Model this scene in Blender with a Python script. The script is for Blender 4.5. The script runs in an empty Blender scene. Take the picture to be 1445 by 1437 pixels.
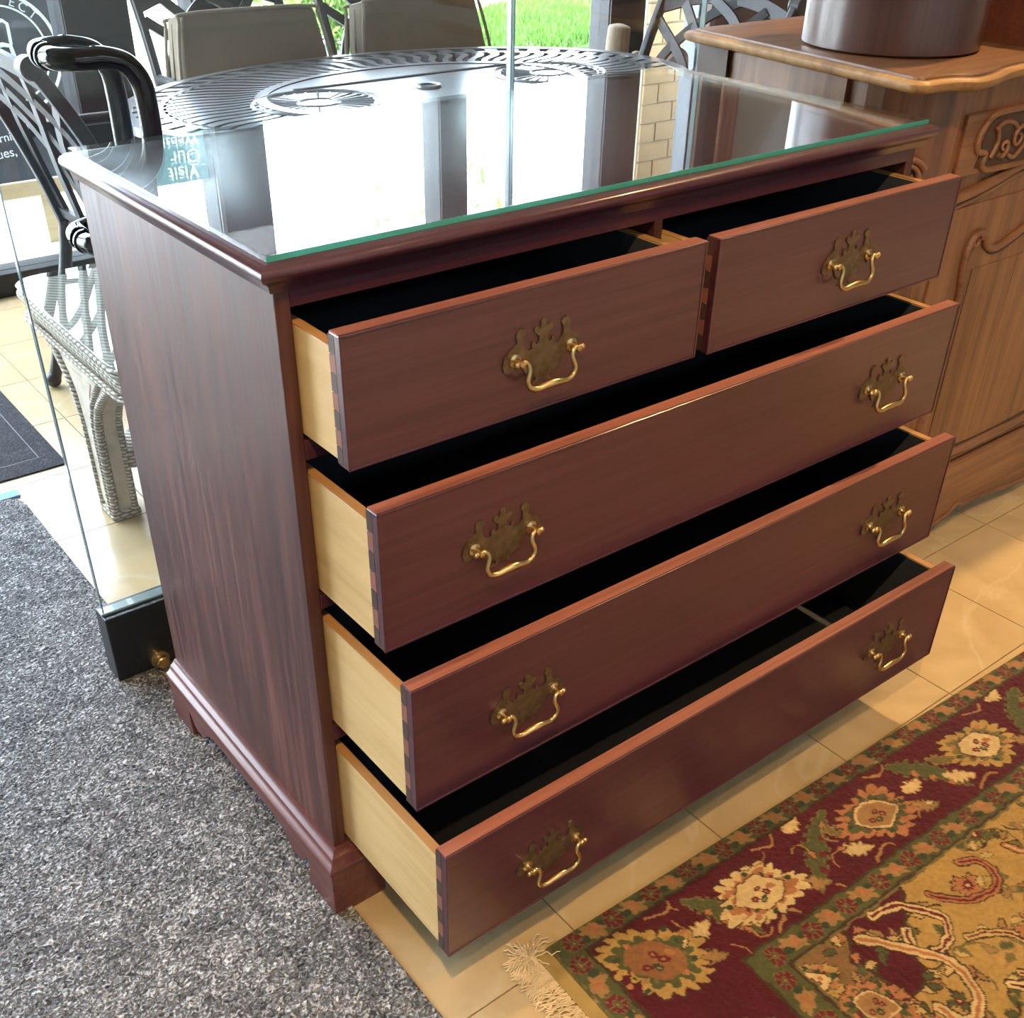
import bpy, math, random
import numpy as np
from mathutils import Vector, Matrix
random.seed(7); rng = np.random.default_rng(7)
S = bpy.context.scene; C = S.collection; PI = math.pi

# ------------------------------------------------------------------ camera
F, PX, PY = 1533.3063, 708.3427, 827.998
cam_d = bpy.data.cameras.new('camera'); cam = bpy.data.objects.new('camera', cam_d); C.objects.link(cam)
cam_d.sensor_width = 36.0; cam_d.lens = F / 1445 * 36.0
cam_d.shift_x = (722.5 - PX) / 1445; cam_d.shift_y = (PY - 718.5) / 1445
cam_d.clip_start = 0.02; cam_d.clip_end = 200
cam.matrix_world = Matrix.Translation((-0.4683, -0.9671, 1.2966)) @ Matrix.Rotation(-0.6677, 4, 'Z') @ Matrix.Rotation(0.9653, 4, 'X') @ Matrix.Rotation(0.014, 4, 'Z')
S.camera = cam

# ------------------------------------------------------------------ world, exposure
SKY_STRENGTH = 14.0
S.view_settings.view_transform = 'Standard'; S.view_settings.look = 'None'
S.view_settings.gamma = 1.0; S.view_settings.use_curve_mapping = False
S.view_settings.exposure = 0.0
w = bpy.data.worlds.new('world'); S.world = w; w.use_nodes = True
wn = w.node_tree; wn.nodes.clear()
wo = wn.nodes.new('ShaderNodeOutputWorld'); wb = wn.nodes.new('ShaderNodeBackground')
wsky = wn.nodes.new('ShaderNodeTexSky'); wsky.sky_type = 'NISHITA'; wsky.sun_disc = False
wsky.sun_elevation = math.radians(48); wsky.sun_rotation = math.radians(200); wsky.dust_density = 3.0; wsky.air_density = 1.0
wmix = wn.nodes.new('ShaderNodeMix'); wmix.data_type = 'RGBA'; wmix.inputs[0].default_value = 0.82
wn.links.new(wsky.outputs[0], wmix.inputs[6]); wmix.inputs[7].default_value = (0.975, 0.985, 1.0, 1)
wn.links.new(wmix.outputs[2], wb.inputs[0]); wb.inputs[1].default_value = SKY_STRENGTH
wn.links.new(wb.outputs[0], wo.inputs[0])
# window portal: guides sky sampling through the shop window
pl = bpy.data.lights.new('window_portal', 'AREA'); pl.shape = 'RECTANGLE'; pl.size = 8.2; pl.size_y = 2.5
try: pl.cycles.is_portal = True
except Exception: pass
po = bpy.data.objects.new('window_portal', pl); C.objects.link(po); po.location = (1.0, 3.05, 1.3); po.rotation_euler = (math.radians(-90), 0, 0)

# ------------------------------------------------------------------ helpers
class MB:
    def __init__(s): s.v = []; s.f = []; s.mi = []
    def add(s, vs, fs, m=0):
        b = len(s.v); s.v += [tuple(map(float, p)) for p in vs]; s.f += [tuple(i + b for i in f) for f in fs]; s.mi += [m] * len(fs); return s
    def box(s, x0, x1, y0, y1, z0, z1, m=0):
        vs = [(x0,y0,z0),(x1,y0,z0),(x1,y1,z0),(x0,y1,z0),(x0,y0,z1),(x1,y0,z1),(x1,y1,z1),(x0,y1,z1)]
        return s.add(vs, [(3,2,1,0),(4,5,6,7),(0,1,5,4),(1,2,6,5),(2,3,7,6),(3,0,4,7)], m)
    def rings(s, rs, cap=True, closed=False, m=0):
        n = len(rs[0]); vs = [p for r in rs for p in r]; fs = []
        k = len(rs)
        for i in range(k if closed else k - 1):
            a = i * n; b = ((i + 1) % k) * n
            for j in range(n):
                j2 = (j + 1) % n
                fs.append((a + j, a + j2, b + j2, b + j))
        if cap and not closed:
            fs.append(tuple(range(n - 1, -1, -1))); fs.append(tuple((k - 1) * n + j for j in range(n)))
        return s.add(vs, fs, m)
    def tube(s, pts, r, n=8, closed=False, m=0, flat=None, up=None):
        """swept round (or flat=(half width, half thickness)) section along pts"""
        P = [Vector(p) for p in pts]; k = len(P); rs = []
        if not hasattr(r, '__len__'): r = [r] * k
        elif len(r) != k: r = list(np.interp(np.linspace(0, 1, k), np.linspace(0, 1, len(r)), r))
        prev = None
        for i in range(k):
            if closed: t = (P[(i + 1) % k] - P[i - 1])
            else: t = P[min(i + 1, k - 1)] - P[max(i - 1, 0)]
            t.normalize()
            if up is not None:
                u = Vector(up) - t * t.dot(Vector(up))
            elif prev is None:
                a = Vector((0, 0, 1)) if abs(t.z) < .9 else Vector((1, 0, 0)); u = a - t * a.dot(t)
            else: u = prev - t * prev.dot(t)
            if u.length < 1e-6: u = t.orthogonal()
            u.normalize(); prev = u; w_ = t.cross(u)
            if flat:
                hw, ht = flat
                rs.append([P[i] + w_ * a + u * b for a, b in ((-hw, -ht), (hw, -ht), (hw, ht), (-hw, ht))])
            else:
                rs.append([P[i] + (u * math.cos(2*PI*j/n) + w_ * math.sin(2*PI*j/n)) * r[i] for j in range(n)])
        return s.rings(rs, closed=closed, m=m)
    def lathe(s, prof, c=(0,0,0), n=24, axis='z', m=0):
        rs = []
        for r, h in prof:
            ring = []
            for j in range(n):
                a = 2*PI*j/n
                p = (r*math.cos(a), r*math.sin(a), h)
                if axis == 'y': p = (r*math.cos(a), h, -r*math.sin(a))
                if axis == 'x': p = (h, r*math.cos(a), r*math.sin(a))
                ring.append((c[0]+p[0], c[1]+p[1], c[2]+p[2]))
            rs.append(ring)
        return s.rings(rs, m=m)
    def prism(s, poly, axis, a, b, m=0):
        """poly 2D extruded along axis: 'y' -> poly is (x,z); 'x' -> (y,z); 'z' -> (x,y)"""
        def mp(p, h): return {'y': (p[0], h, p[1]), 'x': (h, p[0], p[1]), 'z': (p[0], p[1], h)}[axis]
        n = len(poly); vs = [mp(p, a) for p in poly] + [mp(p, b) for p in poly]
        fs = [tuple(range(n)), tuple(range(2*n - 1, n - 1, -1))] + [(i, i + n, (i+1) % n + n, (i+1) % n) for i in range(n)]
        return s.add(vs, fs, m)
    def sphere(s, c, r, n=12, k=8, sc=(1,1,1), m=0):
        prof = [(max(r*math.sin(PI*i/k), 1e-4), -r*math.cos(PI*i/k)) for i in range(k + 1)]
        rs = [[(c[0]+q*math.cos(2*PI*j/n)*sc[0], c[1]+q*math.sin(2*PI*j/n)*sc[1], c[2]+h*sc[2]) for j in range(n)] for q, h in prof]
        return s.rings(rs, m=m)
    def mesh(s, name, mats, smooth=False):
        me = bpy.data.meshes.new(name); me.from_pydata(s.v, [], s.f)
        for m in (mats if isinstance(mats, (list, tuple)) else [mats]): me.materials.append(m)
        if any(s.mi): me.polygons.foreach_set('material_index', s.mi)
        me.update()
        import bmesh
        bm = bmesh.new(); bm.from_mesh(me); bmesh.ops.recalc_face_normals(bm, faces=bm.faces); bm.to_mesh(me); bm.free()
        if smooth:
            for p in me.polygons: p.use_smooth = True
            try: me.set_sharp_from_angle(angle=math.radians(35 if smooth is True else smooth))
            except Exception: pass
        return me
    def build(s, name, mats, parent=None, smooth=False, bevel=0, seg=2):
        o = bpy.data.objects.new(name, s.mesh(name, mats, smooth)); C.objects.link(o)
        if parent: o.parent = parent
        if bevel:
            b = o.modifiers.new('bevel', 'BEVEL'); b.width = bevel; b.segments = seg; b.limit_method = 'ANGLE'; b.angle_limit = math.radians(40)
        return o
def inst(name, me, parent=None, loc=(0,0,0), rot=None, scale=None):
    o = bpy.data.objects.new(name, me); C.objects.link(o); o.location = loc
    if rot is not None: o.rotation_euler = rot
    if scale is not None: o.scale = scale
    if parent: o.parent = parent
    return o
def tag(o, label=None, cat=None, group=None, kind=None):
    if label: o['label'] = label
    if cat: o['category'] = cat
    if group: o['group'] = group
    if kind: o['kind'] = kind
    return o
def thing(name, label, cat, loc=(0,0,0), rz=0, group=None):
    o = bpy.data.objects.new(name, None); C.objects.link(o); o.location = loc; o.rotation_euler = (0,0,rz); o.empty_display_size = .05
    return tag(o, label, cat, group)
def struct(o): o['kind'] = 'structure'; return o
def copy_tree(o, parent=None):
    c = o.copy(); C.objects.link(c); c.parent = parent
    for ch in list(o.children): copy_tree(ch, c)
    return c
def smooth_path(pts, k=6, closed=False):
    P = [np.array(p, float) for p in pts]; n = len(P); out = []
    for i in range(n if closed else n - 1):
        p0 = P[i-1] if (closed or i > 0) else 2*P[0]-P[1]; p1 = P[i]; p2 = P[(i+1) % n]
        p3 = P[(i+2) % n] if (closed or i + 2 < n) else 2*P[-1]-P[-2]
        for j in range(k):
            t = j / k
            out.append(.5*((2*p1)+(-p0+p2)*t+(2*p0-5*p1+4*p2-p3)*t*t+(-p0+3*p1-3*p2+p3)*t**3))
    if not closed: out.append(P[-1])
    return [tuple(p) for p in out]
def text_mesh(txt, size, depth, mat, bold=0.0):
    cu = bpy.data.curves.new('text', 'FONT'); cu.body = txt; cu.size = size; cu.extrude = depth; cu.align_x = 'CENTER'; cu.align_y = 'CENTER'; cu.offset = bold; cu.space_character = 1.12 if bold else 1.0
    to = bpy.data.objects.new('text', cu); C.objects.link(to)
    dg = bpy.context.evaluated_depsgraph_get(); dg.update()
    me = bpy.data.meshes.new_from_object(to.evaluated_get(dg))
    bpy.data.objects.remove(to); bpy.data.curves.remove(cu)
    me.materials.clear(); me.materials.append(mat); return me

# ------------------------------------------------------------------ materials
def newmat(name):
    m = bpy.data.materials.new(name); m.use_nodes = True; nt = m.node_tree
    return m, nt, nt.nodes['Principled BSDF']
def setp(b, **k):
    for n, v in k.items():
        n = {'rough': 'Roughness', 'metal': 'Metallic', 'coat': 'Coat Weight', 'coatr': 'Coat Roughness', 'spec': 'Specular IOR Level', 'sheen': 'Sheen Weight', 'trans': 'Transmission Weight', 'ior': 'IOR'}[n]
        b.inputs[n].default_value = v
def c4(c): return (c[0], c[1], c[2], 1)
def plain(name, col, var=.12, scale=30, bump=0, bscale=200, **k):
    m, nt, b = newmat(name); setp(b, **k)
    tc = nt.nodes.new('ShaderNodeTexCoord'); n = nt.nodes.new('ShaderNodeTexNoise'); n.inputs['Scale'].default_value = scale; n.inputs['Detail'].default_value = 4
    r = nt.nodes.new('ShaderNodeValToRGB')
    r.color_ramp.elements[0].position = .3; r.color_ramp.elements[1].position = .7
    r.color_ramp.elements[0].color = c4([x*(1-var) for x in col]); r.color_ramp.elements[1].color = c4([min(1, x*(1+var)) for x in col])
    nt.links.new(tc.outputs['Object'], n.inputs['Vector']); nt.links.new(n.outputs['Fac'], r.inputs[0]); nt.links.new(r.outputs[0], b.inputs['Base Color'])
    if bump:
        n2 = nt.nodes.new('ShaderNodeTexNoise'); n2.inputs['Scale'].default_value = bscale; n2.inputs['Detail'].default_value = 3
        bp = nt.nodes.new('ShaderNodeBump'); bp.inputs['Strength'].default_value = bump; bp.inputs['Distance'].default_value = .002
        nt.links.new(tc.outputs['Object'], n2.inputs['Vector']); nt.links.new(n2.outputs['Fac'], bp.inputs['Height']); nt.links.new(bp.outputs[0], b.inputs['Normal'])
    return m
def wood(name, c1, c2, c3=None, axis='x', scale=1.0, stretch=14, rough=.3, coat=0, coatr=.1, bump=.03, cloud=.35, rv=0):
    m, nt, b = newmat(name); setp(b, rough=rough, coat=coat, coatr=coatr)
    tc = nt.nodes.new('ShaderNodeTexCoord'); mp = nt.nodes.new('ShaderNodeMapping')
    sc = [stretch*scale*3]*3; sc['xyz'.index(axis)] = 1.1*scale; mp.inputs['Scale'].default_value = sc
    nt.links.new(tc.outputs['Object'], mp.inputs['Vector'])
    n = nt.nodes.new('ShaderNodeTexNoise'); n.inputs['Scale'].default_value = 2.2; n.inputs['Detail'].default_value = 8; n.inputs['Roughness'].default_value = .62; n.inputs['Distortion'].default_value = .5
    nt.links.new(mp.outputs[0], n.inputs['Vector'])
    n2 = nt.nodes.new('ShaderNodeTexNoise'); n2.inputs['Scale'].default_value = 5*scale; n2.inputs['Detail'].default_value = 3
    mp2 = nt.nodes.new('ShaderNodeMapping'); s2 = [2.2]*3; s2['xyz'.index(axis)] = .6; mp2.inputs['Scale'].default_value = s2
    nt.links.new(tc.outputs['Object'], mp2.inputs['Vector']); nt.links.new(mp2.outputs[0], n2.inputs['Vector'])
    mx = nt.nodes.new('ShaderNodeMix'); mx.inputs[0].default_value = cloud
    nt.links.new(n.outputs['Fac'], mx.inputs[2]); nt.links.new(n2.outputs['Fac'], mx.inputs[3])
    r = nt.nodes.new('ShaderNodeValToRGB'); e = r.color_ramp.elements
    e[0].position = .34; e[0].color = c4(c1); e[1].position = .68; e[1].color = c4(c3 or c2)
    if c3: q = e.new(.5); q.color = c4(c2)
    nt.links.new(mx.outputs[0], r.inputs[0]); nt.links.new(r.outputs[0], b.inputs['Base Color'])
    if rv:
        mr = nt.nodes.new('ShaderNodeMapRange'); mr.inputs[1].default_value = .35; mr.inputs[2].default_value = .65; mr.inputs[3].default_value = rough-rv; mr.inputs[4].default_value = rough+rv
        nt.links.new(n.outputs['Fac'], mr.inputs[0]); nt.links.new(mr.outputs[0], b.inputs['Roughness'])
    bp = nt.nodes.new('ShaderNodeBump'); bp.inputs['Strength'].default_value = bump; bp.inputs['Distance'].default_value = .001
    nt.links.new(n.outputs['Fac'], bp.inputs['Height']); nt.links.new(bp.outputs[0], b.inputs['Normal'])
    return m
def glass(name, tint=(1,1,1), ior=1.5, rough=0.0, gtint=(1,1,1)):
    m = bpy.data.materials.new(name); m.use_nodes = True; nt = m.node_tree; nt.nodes.clear()
    o = nt.nodes.new('ShaderNodeOutputMaterial'); t = nt.nodes.new('ShaderNodeBsdfTransparent'); g = nt.nodes.new('ShaderNodeBsdfGlossy'); fr = nt.nodes.new('ShaderNodeFresnel'); mx = nt.nodes.new('ShaderNodeMixShader')
    geo = nt.nodes.new('ShaderNodeNewGeometry'); im = nt.nodes.new('ShaderNodeMix'); im.inputs[2].default_value = ior; im.inputs[3].default_value = 1/ior   # same reflectance from either side
    nt.links.new(geo.outputs['Backfacing'], im.inputs[0]); 
    t.inputs[0].default_value = c4(tint); g.inputs[0].default_value = c4(gtint); g.inputs['Roughness'].default_value = rough
    fr.inputs[0].default_value = ior
    ab = nt.nodes.new('ShaderNodeMath'); ab.operation = 'MULTIPLY'; ab.inputs[1].default_value = 1.0
    fr2 = nt.nodes.new('ShaderNodeFresnel'); nt.links.new(im.outputs[0], fr2.inputs[0]); nt.links.new(fr2.outputs[0], ab.inputs[0])
    nt.links.new(ab.outputs[0], mx.inputs[0]); nt.links.new(t.outputs[0], mx.inputs[1]); nt.links.new(g.outputs[0], mx.inputs[2]); nt.links.new(mx.outputs[0], o.inputs[0])
    return m
M = {}
MAH1, MAH2, MAH3 = (.045, .0118, .0210), (.070, .0182, .0300), (.096, .0268, .0395)
M['mah_x'] = wood('mahogany_horizontal', MAH1, MAH2, MAH3, 'x', rough=.34, coat=.55, coatr=.16)
M['mah_z'] = wood('mahogany_vertical', (.032, .010, .009), (.078, .024, .020), (.165, .062, .045), 'z', rough=.45, coat=.10, coatr=.28, stretch=12, bump=.35, rv=.10)
M['mah_y'] = wood('mahogany_depth', MAH1, MAH2, MAH3, 'y', rough=.34, coat=.7, coatr=.14)
M['mah_edge'] = wood('mahogany_edge', (.15, .052, .040), (.27, .10, .075), (.36, .145, .105), 'x', rough=.4, coat=.2)
M['mah_base'] = wood('mahogany_base', (.070, .019, .018), (.120, .034, .030), (.170, .055, .046), 'y', rough=.4, coat=.3, coatr=.2)
M['maple'] = wood('pale_maple', (.52, .34, .135), (.66, .46, .21), (.75, .55, .27), 'y', rough=.5, coat=.12, stretch=8, cloud=.6)
M['maple_top'] = wood('maple_edge', (.36, .19, .07), (.50, .28, .11), None, 'y', rough=.5, coat=.1)
M['tail_dark'] = plain('dovetail_dark', (.07, .04, .033), rough=.4)
M['tail_light'] = plain('dovetail_light', (.24, .10, .07), rough=.4)
M['inside'] = wood('hazed_drawer_interior', (.030, .040, .062), (.050, .058, .085), None, 'x', rough=.6)  # dark interior colour raised towards navy to imitate lens haze
M['brass'] = plain('aged_brass', (.62, .45, .22), var=.15, scale=60, metal=1, rough=.3)
M['brass_plate'] = plain('antique_brass_plate', (.17, .125, .075), var=.3, scale=90, metal=.8, rough=.45)
M['glass'] = glass('clear_glass', (.965, .985, .98))
M['glass_top'] = glass('glass_top_clear', (.96, .985, .98), ior=1.6)
m, nt, b = newmat('glass_edge_green'); b.inputs['Base Color'].default_value = (.05, .40, .33, 1); setp(b, rough=.12, trans=.35, coat=.6); M['gedge'] = m
m, nt, b = newmat('glass_edge_pale'); b.inputs['Base Color'].default_value = (.30, .42, .44, 1); setp(b, rough=.15, trans=.4, coat=.6); M['pedge'] = m
M['black_gloss'] = plain('black_gloss', (.004, .0045, .006), rough=.10, coat=.15, coatr=.05)
M['black_metal'] = plain('black_anodised', (.012, .014, .018), rough=.35)
M['post'] = plain('dark_bronze_frame', (.016, .018, .023), rough=.5)
M['alu'] = plain('brushed_aluminium', (.55, .58, .6), rough=.3, metal=1)
M['cast'] = plain('dark_cast_aluminium', (.030, .029, .029), var=.2, scale=50, rough=.48, coat=.05, coatr=.3)
M['table'] = plain('table_cast_aluminium', (.17, .175, .185), var=.12, scale=40, rough=.28, coat=.8, coatr=.15)
M['paint'] = plain('wall_paint', (.33, .34, .30), var=.03, rough=.8)
M['dark_paint'] = plain('shop_wall_paint', (.66, .68, .70), var=.05, rough=.8)
M['ceil'] = plain('ceiling_paint', (.36, .34, .31), var=.03, rough=.9)
M['grout'] = plain('grout', (.42, .36, .27), rough=.9)
M['conc'] = plain('pale_concrete', (.62, .62, .6), var=.08, scale=3, rough=.9, bump=.2)
M['cush'] = plain('taupe_cushion_fabric', (.205, .165, .118), var=.08, scale=12, rough=.9, bump=.25, bscale=700)
M['piping'] = plain('cushion_piping', (.30, .25, .19), rough=.85)
M['brick'] = plain('yellow_brick', (.33, .225, .115), var=.16, scale=9, rough=.85, bump=.3, bscale=120)
M['mortar'] = plain('mortar', (.60, .56, .48), rough=.95)
M['pier_mortar'] = plain('pier_mortar', (.40, .35, .26), rough=.95)
M['grey_frame'] = plain('grey_window_frame', (.20, .225, .26), rough=.45)
M['drift'] = wood('driftwood', (.22, .16, .11), (.42, .34, .25), None, 'z', rough=.85, bump=.5)
M['brown_leather'] = plain('brown_leather', (.075, .036, .024), var=.25, scale=8, rough=.3, bump=.2, bscale=60)
M['oak'] = wood('pale_oak', (.36, .26, .13), (.50, .38, .21), None, 'x', rough=.55)
M['chalkboard'] = plain('chalkboard', (.035, .045, .055), var=.25, scale=5, rough=.75)
M['chalk'] = plain('white_chalk', (.75, .8, .82), rough=.95)
M['leaf'] = plain('shrub_leaf', (.12, .25, .03), var=.5, scale=3, rough=.6)
M['leaf2'] = plain('tree_leaf', (.16, .30, .06), var=.4, scale=3, rough=.6)
M['bark'] = plain('bark', (.12, .09, .06), rough=.9)
M['grass'] = plain('grass_blade', (.10, .24, .025), var=.45, scale=2.5, rough=.6)
M['lawn'] = plain('lawn_soil', (.07, .15, .02), var=.3, scale=8, rough=.9)
M['teal'] = plain('teal_print', (.06, .30, .30), var=.05, rough=.5)
m, nt, b = newmat('backlit_paper_white'); b.inputs['Base Color'].default_value = (.8, .83, .83, 1)
def backlit(m, nt, b, c):
    o = nt.nodes['Material Output']; tr = nt.nodes.new('ShaderNodeBsdfTranslucent'); tr.inputs[0].default_value = c4(c); mx = nt.nodes.new('ShaderNodeMixShader'); mx.inputs[0].default_value = .6
    nt.links.new(b.outputs[0], mx.inputs[1]); nt.links.new(tr.outputs[0], mx.inputs[2]); nt.links.new(mx.outputs[0], o.inputs[0])
backlit(m, nt, b, (.8, .83, .83)); M['paper'] = m
m, nt, b = newmat('backlit_paper_teal'); b.inputs['Base Color'].default_value = (.06, .30, .30, 1); backlit(m, nt, b, (.40, .62, .62)); M['teal_paper'] = m
M['white'] = plain('white_print', (.85, .88, .88), var=.02, rough=.5)
M['dark_stitch'] = plain('grey_stitching', (.16, .16, .17), rough=.9)
M['tape'] = plain('blue_tape', (.16, .33, .62), rough=.7)
M['fringe'] = plain('cotton_fringe', (.72, .60, .40), var=.15, scale=40, rough=.95)
M['hatbox'] = wood('dark_red_bentwood', (.045, .016, .013), (.085, .032, .024), None, 'z', rough=.3, coat=.5, coatr=.2)
M['redbox'] = wood('red_brown_box', (.12, .035, .02), (.24, .075, .035), None, 'x', rough=.4, coat=.3)
SB1, SB2, SB3 = (.095, .040, .019), (.20, .088, .041), (.29, .140, .066)
M['sb_x'] = wood('walnut_horizontal', SB1, SB2, SB3, 'x', rough=.45, coat=.2, coatr=.25, stretch=9)
M['sb_z'] = wood('walnut_vertical', SB1, SB2, SB3, 'z', rough=.45, coat=.2, coatr=.25, stretch=7)
M['sb_y'] = wood('walnut_top', (.085, .036, .016), (.145, .066, .029), (.21, .100, .044), 'x', rough=.42, coat=.15, coatr=.25, stretch=7)
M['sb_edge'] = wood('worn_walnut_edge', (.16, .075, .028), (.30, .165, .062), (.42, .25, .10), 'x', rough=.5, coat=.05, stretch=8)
M['sb_dark'] = plain('walnut_dark_ground', (.06, .032, .018), rough=.55)
m, nt, b = newmat('lamp_glow'); b.inputs['Base Color'].default_value = (1, .8, .5, 1); b.inputs['Emission Color'].default_value = (1, .70, .36, 1); b.inputs['Emission Strength'].default_value = 14; M['glow'] = m
# marble-like tile
def tile_mat():
    m, nt, b = newmat('cream_marble_tile'); setp(b, rough=.24, coat=.25, coatr=.12)
    tc = nt.nodes.new('ShaderNodeNewGeometry'); oi = nt.nodes.new('ShaderNodeObjectInfo')
    n = nt.nodes.new('ShaderNodeTexNoise'); n.inputs['Scale'].default_value = 5; n.inputs['Detail'].default_value = 7; n.inputs['Distortion'].default_value = 1.2
    ad = nt.nodes.new('ShaderNodeVectorMath'); ad.operation = 'ADD'; sc = nt.nodes.new('ShaderNodeVectorMath'); sc.operation = 'SCALE'; sc.inputs[3].default_value = 9
    cb = nt.nodes.new('ShaderNodeCombineXYZ'); nt.links.new(oi.outputs['Random'], cb.inputs[0]); nt.links.new(oi.outputs['Random'], cb.inputs[1])
    nt.links.new(cb.outputs[0], sc.inputs[0]); nt.links.new(tc.outputs['Position'], ad.inputs[0]); nt.links.new(sc.outputs[0], ad.inputs[1])
    nt.links.new(ad.outputs[0], n.inputs['Vector'])
    r = nt.nodes.new('ShaderNodeValToRGB'); e = r.color_ramp.elements; e[0].position = .25; e[0].color = (.47, .355, .195, 1); e[1].position = .72; e[1].color = (.60, .47, .275, 1)
    nt.links.new(n.outputs['Fac'], r.inputs[0])
    # thin pale veins
    w_ = nt.nodes.new('ShaderNodeTexNoise'); w_.inputs['Scale'].default_value = 2.3; w_.inputs['Detail'].default_value = 5; w_.inputs['Distortion'].default_value = .8
    nt.links.new(ad.outputs[0], w_.inputs['Vector'])
    r2 = nt.nodes.new('ShaderNodeValToRGB'); e = r2.color_ramp.elements; e[0].position = .485; e[0].color = (0,0,0,1); e[1].position = .515; e[1].color = (0,0,0,1); q = e.new(.5); q.color = (.2,.2,.2,1)
    nt.links.new(w_.outputs['Fac'], r2.inputs[0])
    mx = nt.nodes.new('ShaderNodeMix'); mx.data_type = 'RGBA'; nt.links.new(r2.outputs[0], mx.inputs[0]); nt.links.new(r.outputs[0], mx.inputs[6]); mx.inputs[7].default_value = (.72, .65, .52, 1)
    nt.links.new(mx.outputs[2], b.inputs['Base Color'])
    return m
m, nt, b = newmat('fill_panel_glow'); b.inputs['Emission Color'].default_value = (.86, .94, 1, 1); b.inputs['Emission Strength'].default_value = 10; M['fill_panel_glow'] = m
M['tile'] = tile_mat()
def carpet_mat(name, lo, mid, hi, s=260, bump=1.0):
    m, nt, b = newmat(name); setp(b, rough=.95, spec=.15)
    tc = nt.nodes.new('ShaderNodeTexCoord')
    v = nt.nodes.new('ShaderNodeTexVoronoi'); v.inputs['Scale'].default_value = s; v.inputs['Randomness'].default_value = 1
    n = nt.nodes.new('ShaderNodeTexNoise'); n.inputs['Scale'].default_value = s*.8; n.inputs['Detail'].default_value = 3; n.inputs['Distortion'].default_value = 1.5
    nb = nt.nodes.new('ShaderNodeTexNoise'); nb.inputs['Scale'].default_value = 14; nb.inputs['Detail'].default_value = 4
    for q in (v, n, nb): nt.links.new(tc.outputs['Object'], q.inputs['Vector'])
    r = nt.nodes.new('ShaderNodeValToRGB'); e = r.color_ramp.elements; e[0].position = .34; e[0].color = c4(lo); e[1].position = .68; e[1].color = c4(hi); q = e.new(.52); q.color = c4(mid)
    ad = nt.nodes.new('ShaderNodeMix'); ad.inputs[0].default_value = .18; nt.links.new(n.outputs['Fac'], ad.inputs[2]); nt.links.new(nb.outputs['Fac'], ad.inputs[3])
    nt.links.new(ad.outputs[0], r.inputs[0]); nt.links.new(r.outputs[0], b.inputs['Base Color'])
    bp = nt.nodes.new('ShaderNodeBump'); bp.inputs['Strength'].default_value = bump; bp.inputs['Distance'].default_value = .003
    h = nt.nodes.new('ShaderNodeMath'); h.operation = 'SUBTRACT'; nt.links.new(n.outputs['Fac'], h.inputs[0]); nt.links.new(v.outputs['Distance'], h.inputs[1])
    nt.links.new(h.outputs[0], bp.inputs['Height']); nt.links.new(bp.outputs[0], b.inputs['Normal'])
    return m
M['carpet'] = carpet_mat('charcoal_carpet', (.032, .032, .035), (.155, .155, .158), (.62, .62, .62), s=160)
M['mat'] = carpet_mat('dark_mat', (.022, .023, .027), (.04, .042, .047), (.075, .075, .08), s=150, bump=.5)
def wicker_mat():
    m, nt, b = newmat('whitewashed_wicker'); setp(b, rough=.7)
    tc = nt.nodes.new('ShaderNodeTexCoord'); mp = nt.nodes.new('ShaderNodeMapping'); mp.inputs['Scale'].default_value = (1,1,1)
    nt.links.new(tc.outputs['Object'], mp.inputs['Vector'])
    sep = nt.nodes.new('ShaderNodeSeparateXYZ'); nt.links.new(mp.outputs[0], sep.inputs[0])
    def mth(op, a, bb=None):
        q = nt.nodes.new('ShaderNodeMath'); q.operation = op
        for i, x in enumerate((a, bb)):
            if x is None: continue
            if isinstance(x, (int, float)): q.inputs[i].default_value = x
            else: nt.links.new(x, q.inputs[i])
        return q.outputs[0]
    hor = mth('ADD', sep.outputs[0], sep.outputs[1])
    col = mth('MULTIPLY', hor, 2*PI/.022)
    row = mth('MULTIPLY', sep.outputs[2], PI/.0085)
    rowi = mth('FLOOR', mth('DIVIDE', sep.outputs[2], .0085))
    s1 = mth('SINE', mth('ADD', col, mth('MULTIPLY', rowi, PI)))
    s2 = mth('ABSOLUTE', mth('SINE', row))
    h = mth('MULTIPLY', mth('ADD', mth('MULTIPLY', s1, .5), .8), s2)
    r = nt.nodes.new('ShaderNodeValToRGB'); e = r.color_ramp.elements; e[0].position = .12; e[0].color = (.22, .18, .13, 1); e[1].position = .6; e[1].color = (.74, .68, .58, 1)
    nt.links.new(h, r.inputs[0]); nt.links.new(r.outputs[0], b.inputs['Base Color'])
    bp = nt.nodes.new('ShaderNodeBump'); bp.inputs['Strength'].default_value = 1; bp.inputs['Distance'].default_value = .004
    nt.links.new(h, bp.inputs['Height']); nt.links.new(bp.outputs[0], b.inputs['Normal'])
    return m
M['wicker'] = wicker_mat()
M['wick_plain'] = plain('wicker_wood', (.60, .52, .42), var=.2, scale=25, rough=.7, bump=.3)
m, nt, b = newmat('rug_pile'); setp(b, rough=.95, spec=.1, sheen=.2)
at = nt.nodes.new('ShaderNodeVertexColor'); at.layer_name = 'col'; nt.links.new(at.outputs[0], b.inputs['Base Color'])
tc = nt.nodes.new('ShaderNodeTexCoord'); n2 = nt.nodes.new('ShaderNodeTexNoise'); n2.inputs['Scale'].default_value = 600; nt.links.new(tc.outputs['Object'], n2.inputs['Vector'])
bp = nt.nodes.new('ShaderNodeBump'); bp.inputs['Strength'].default_value = .7; bp.inputs['Distance'].default_value = .002; nt.links.new(n2.outputs['Fac'], bp.inputs['Height']); nt.links.new(bp.outputs[0], b.inputs['Normal'])
M['rug'] = m

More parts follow.
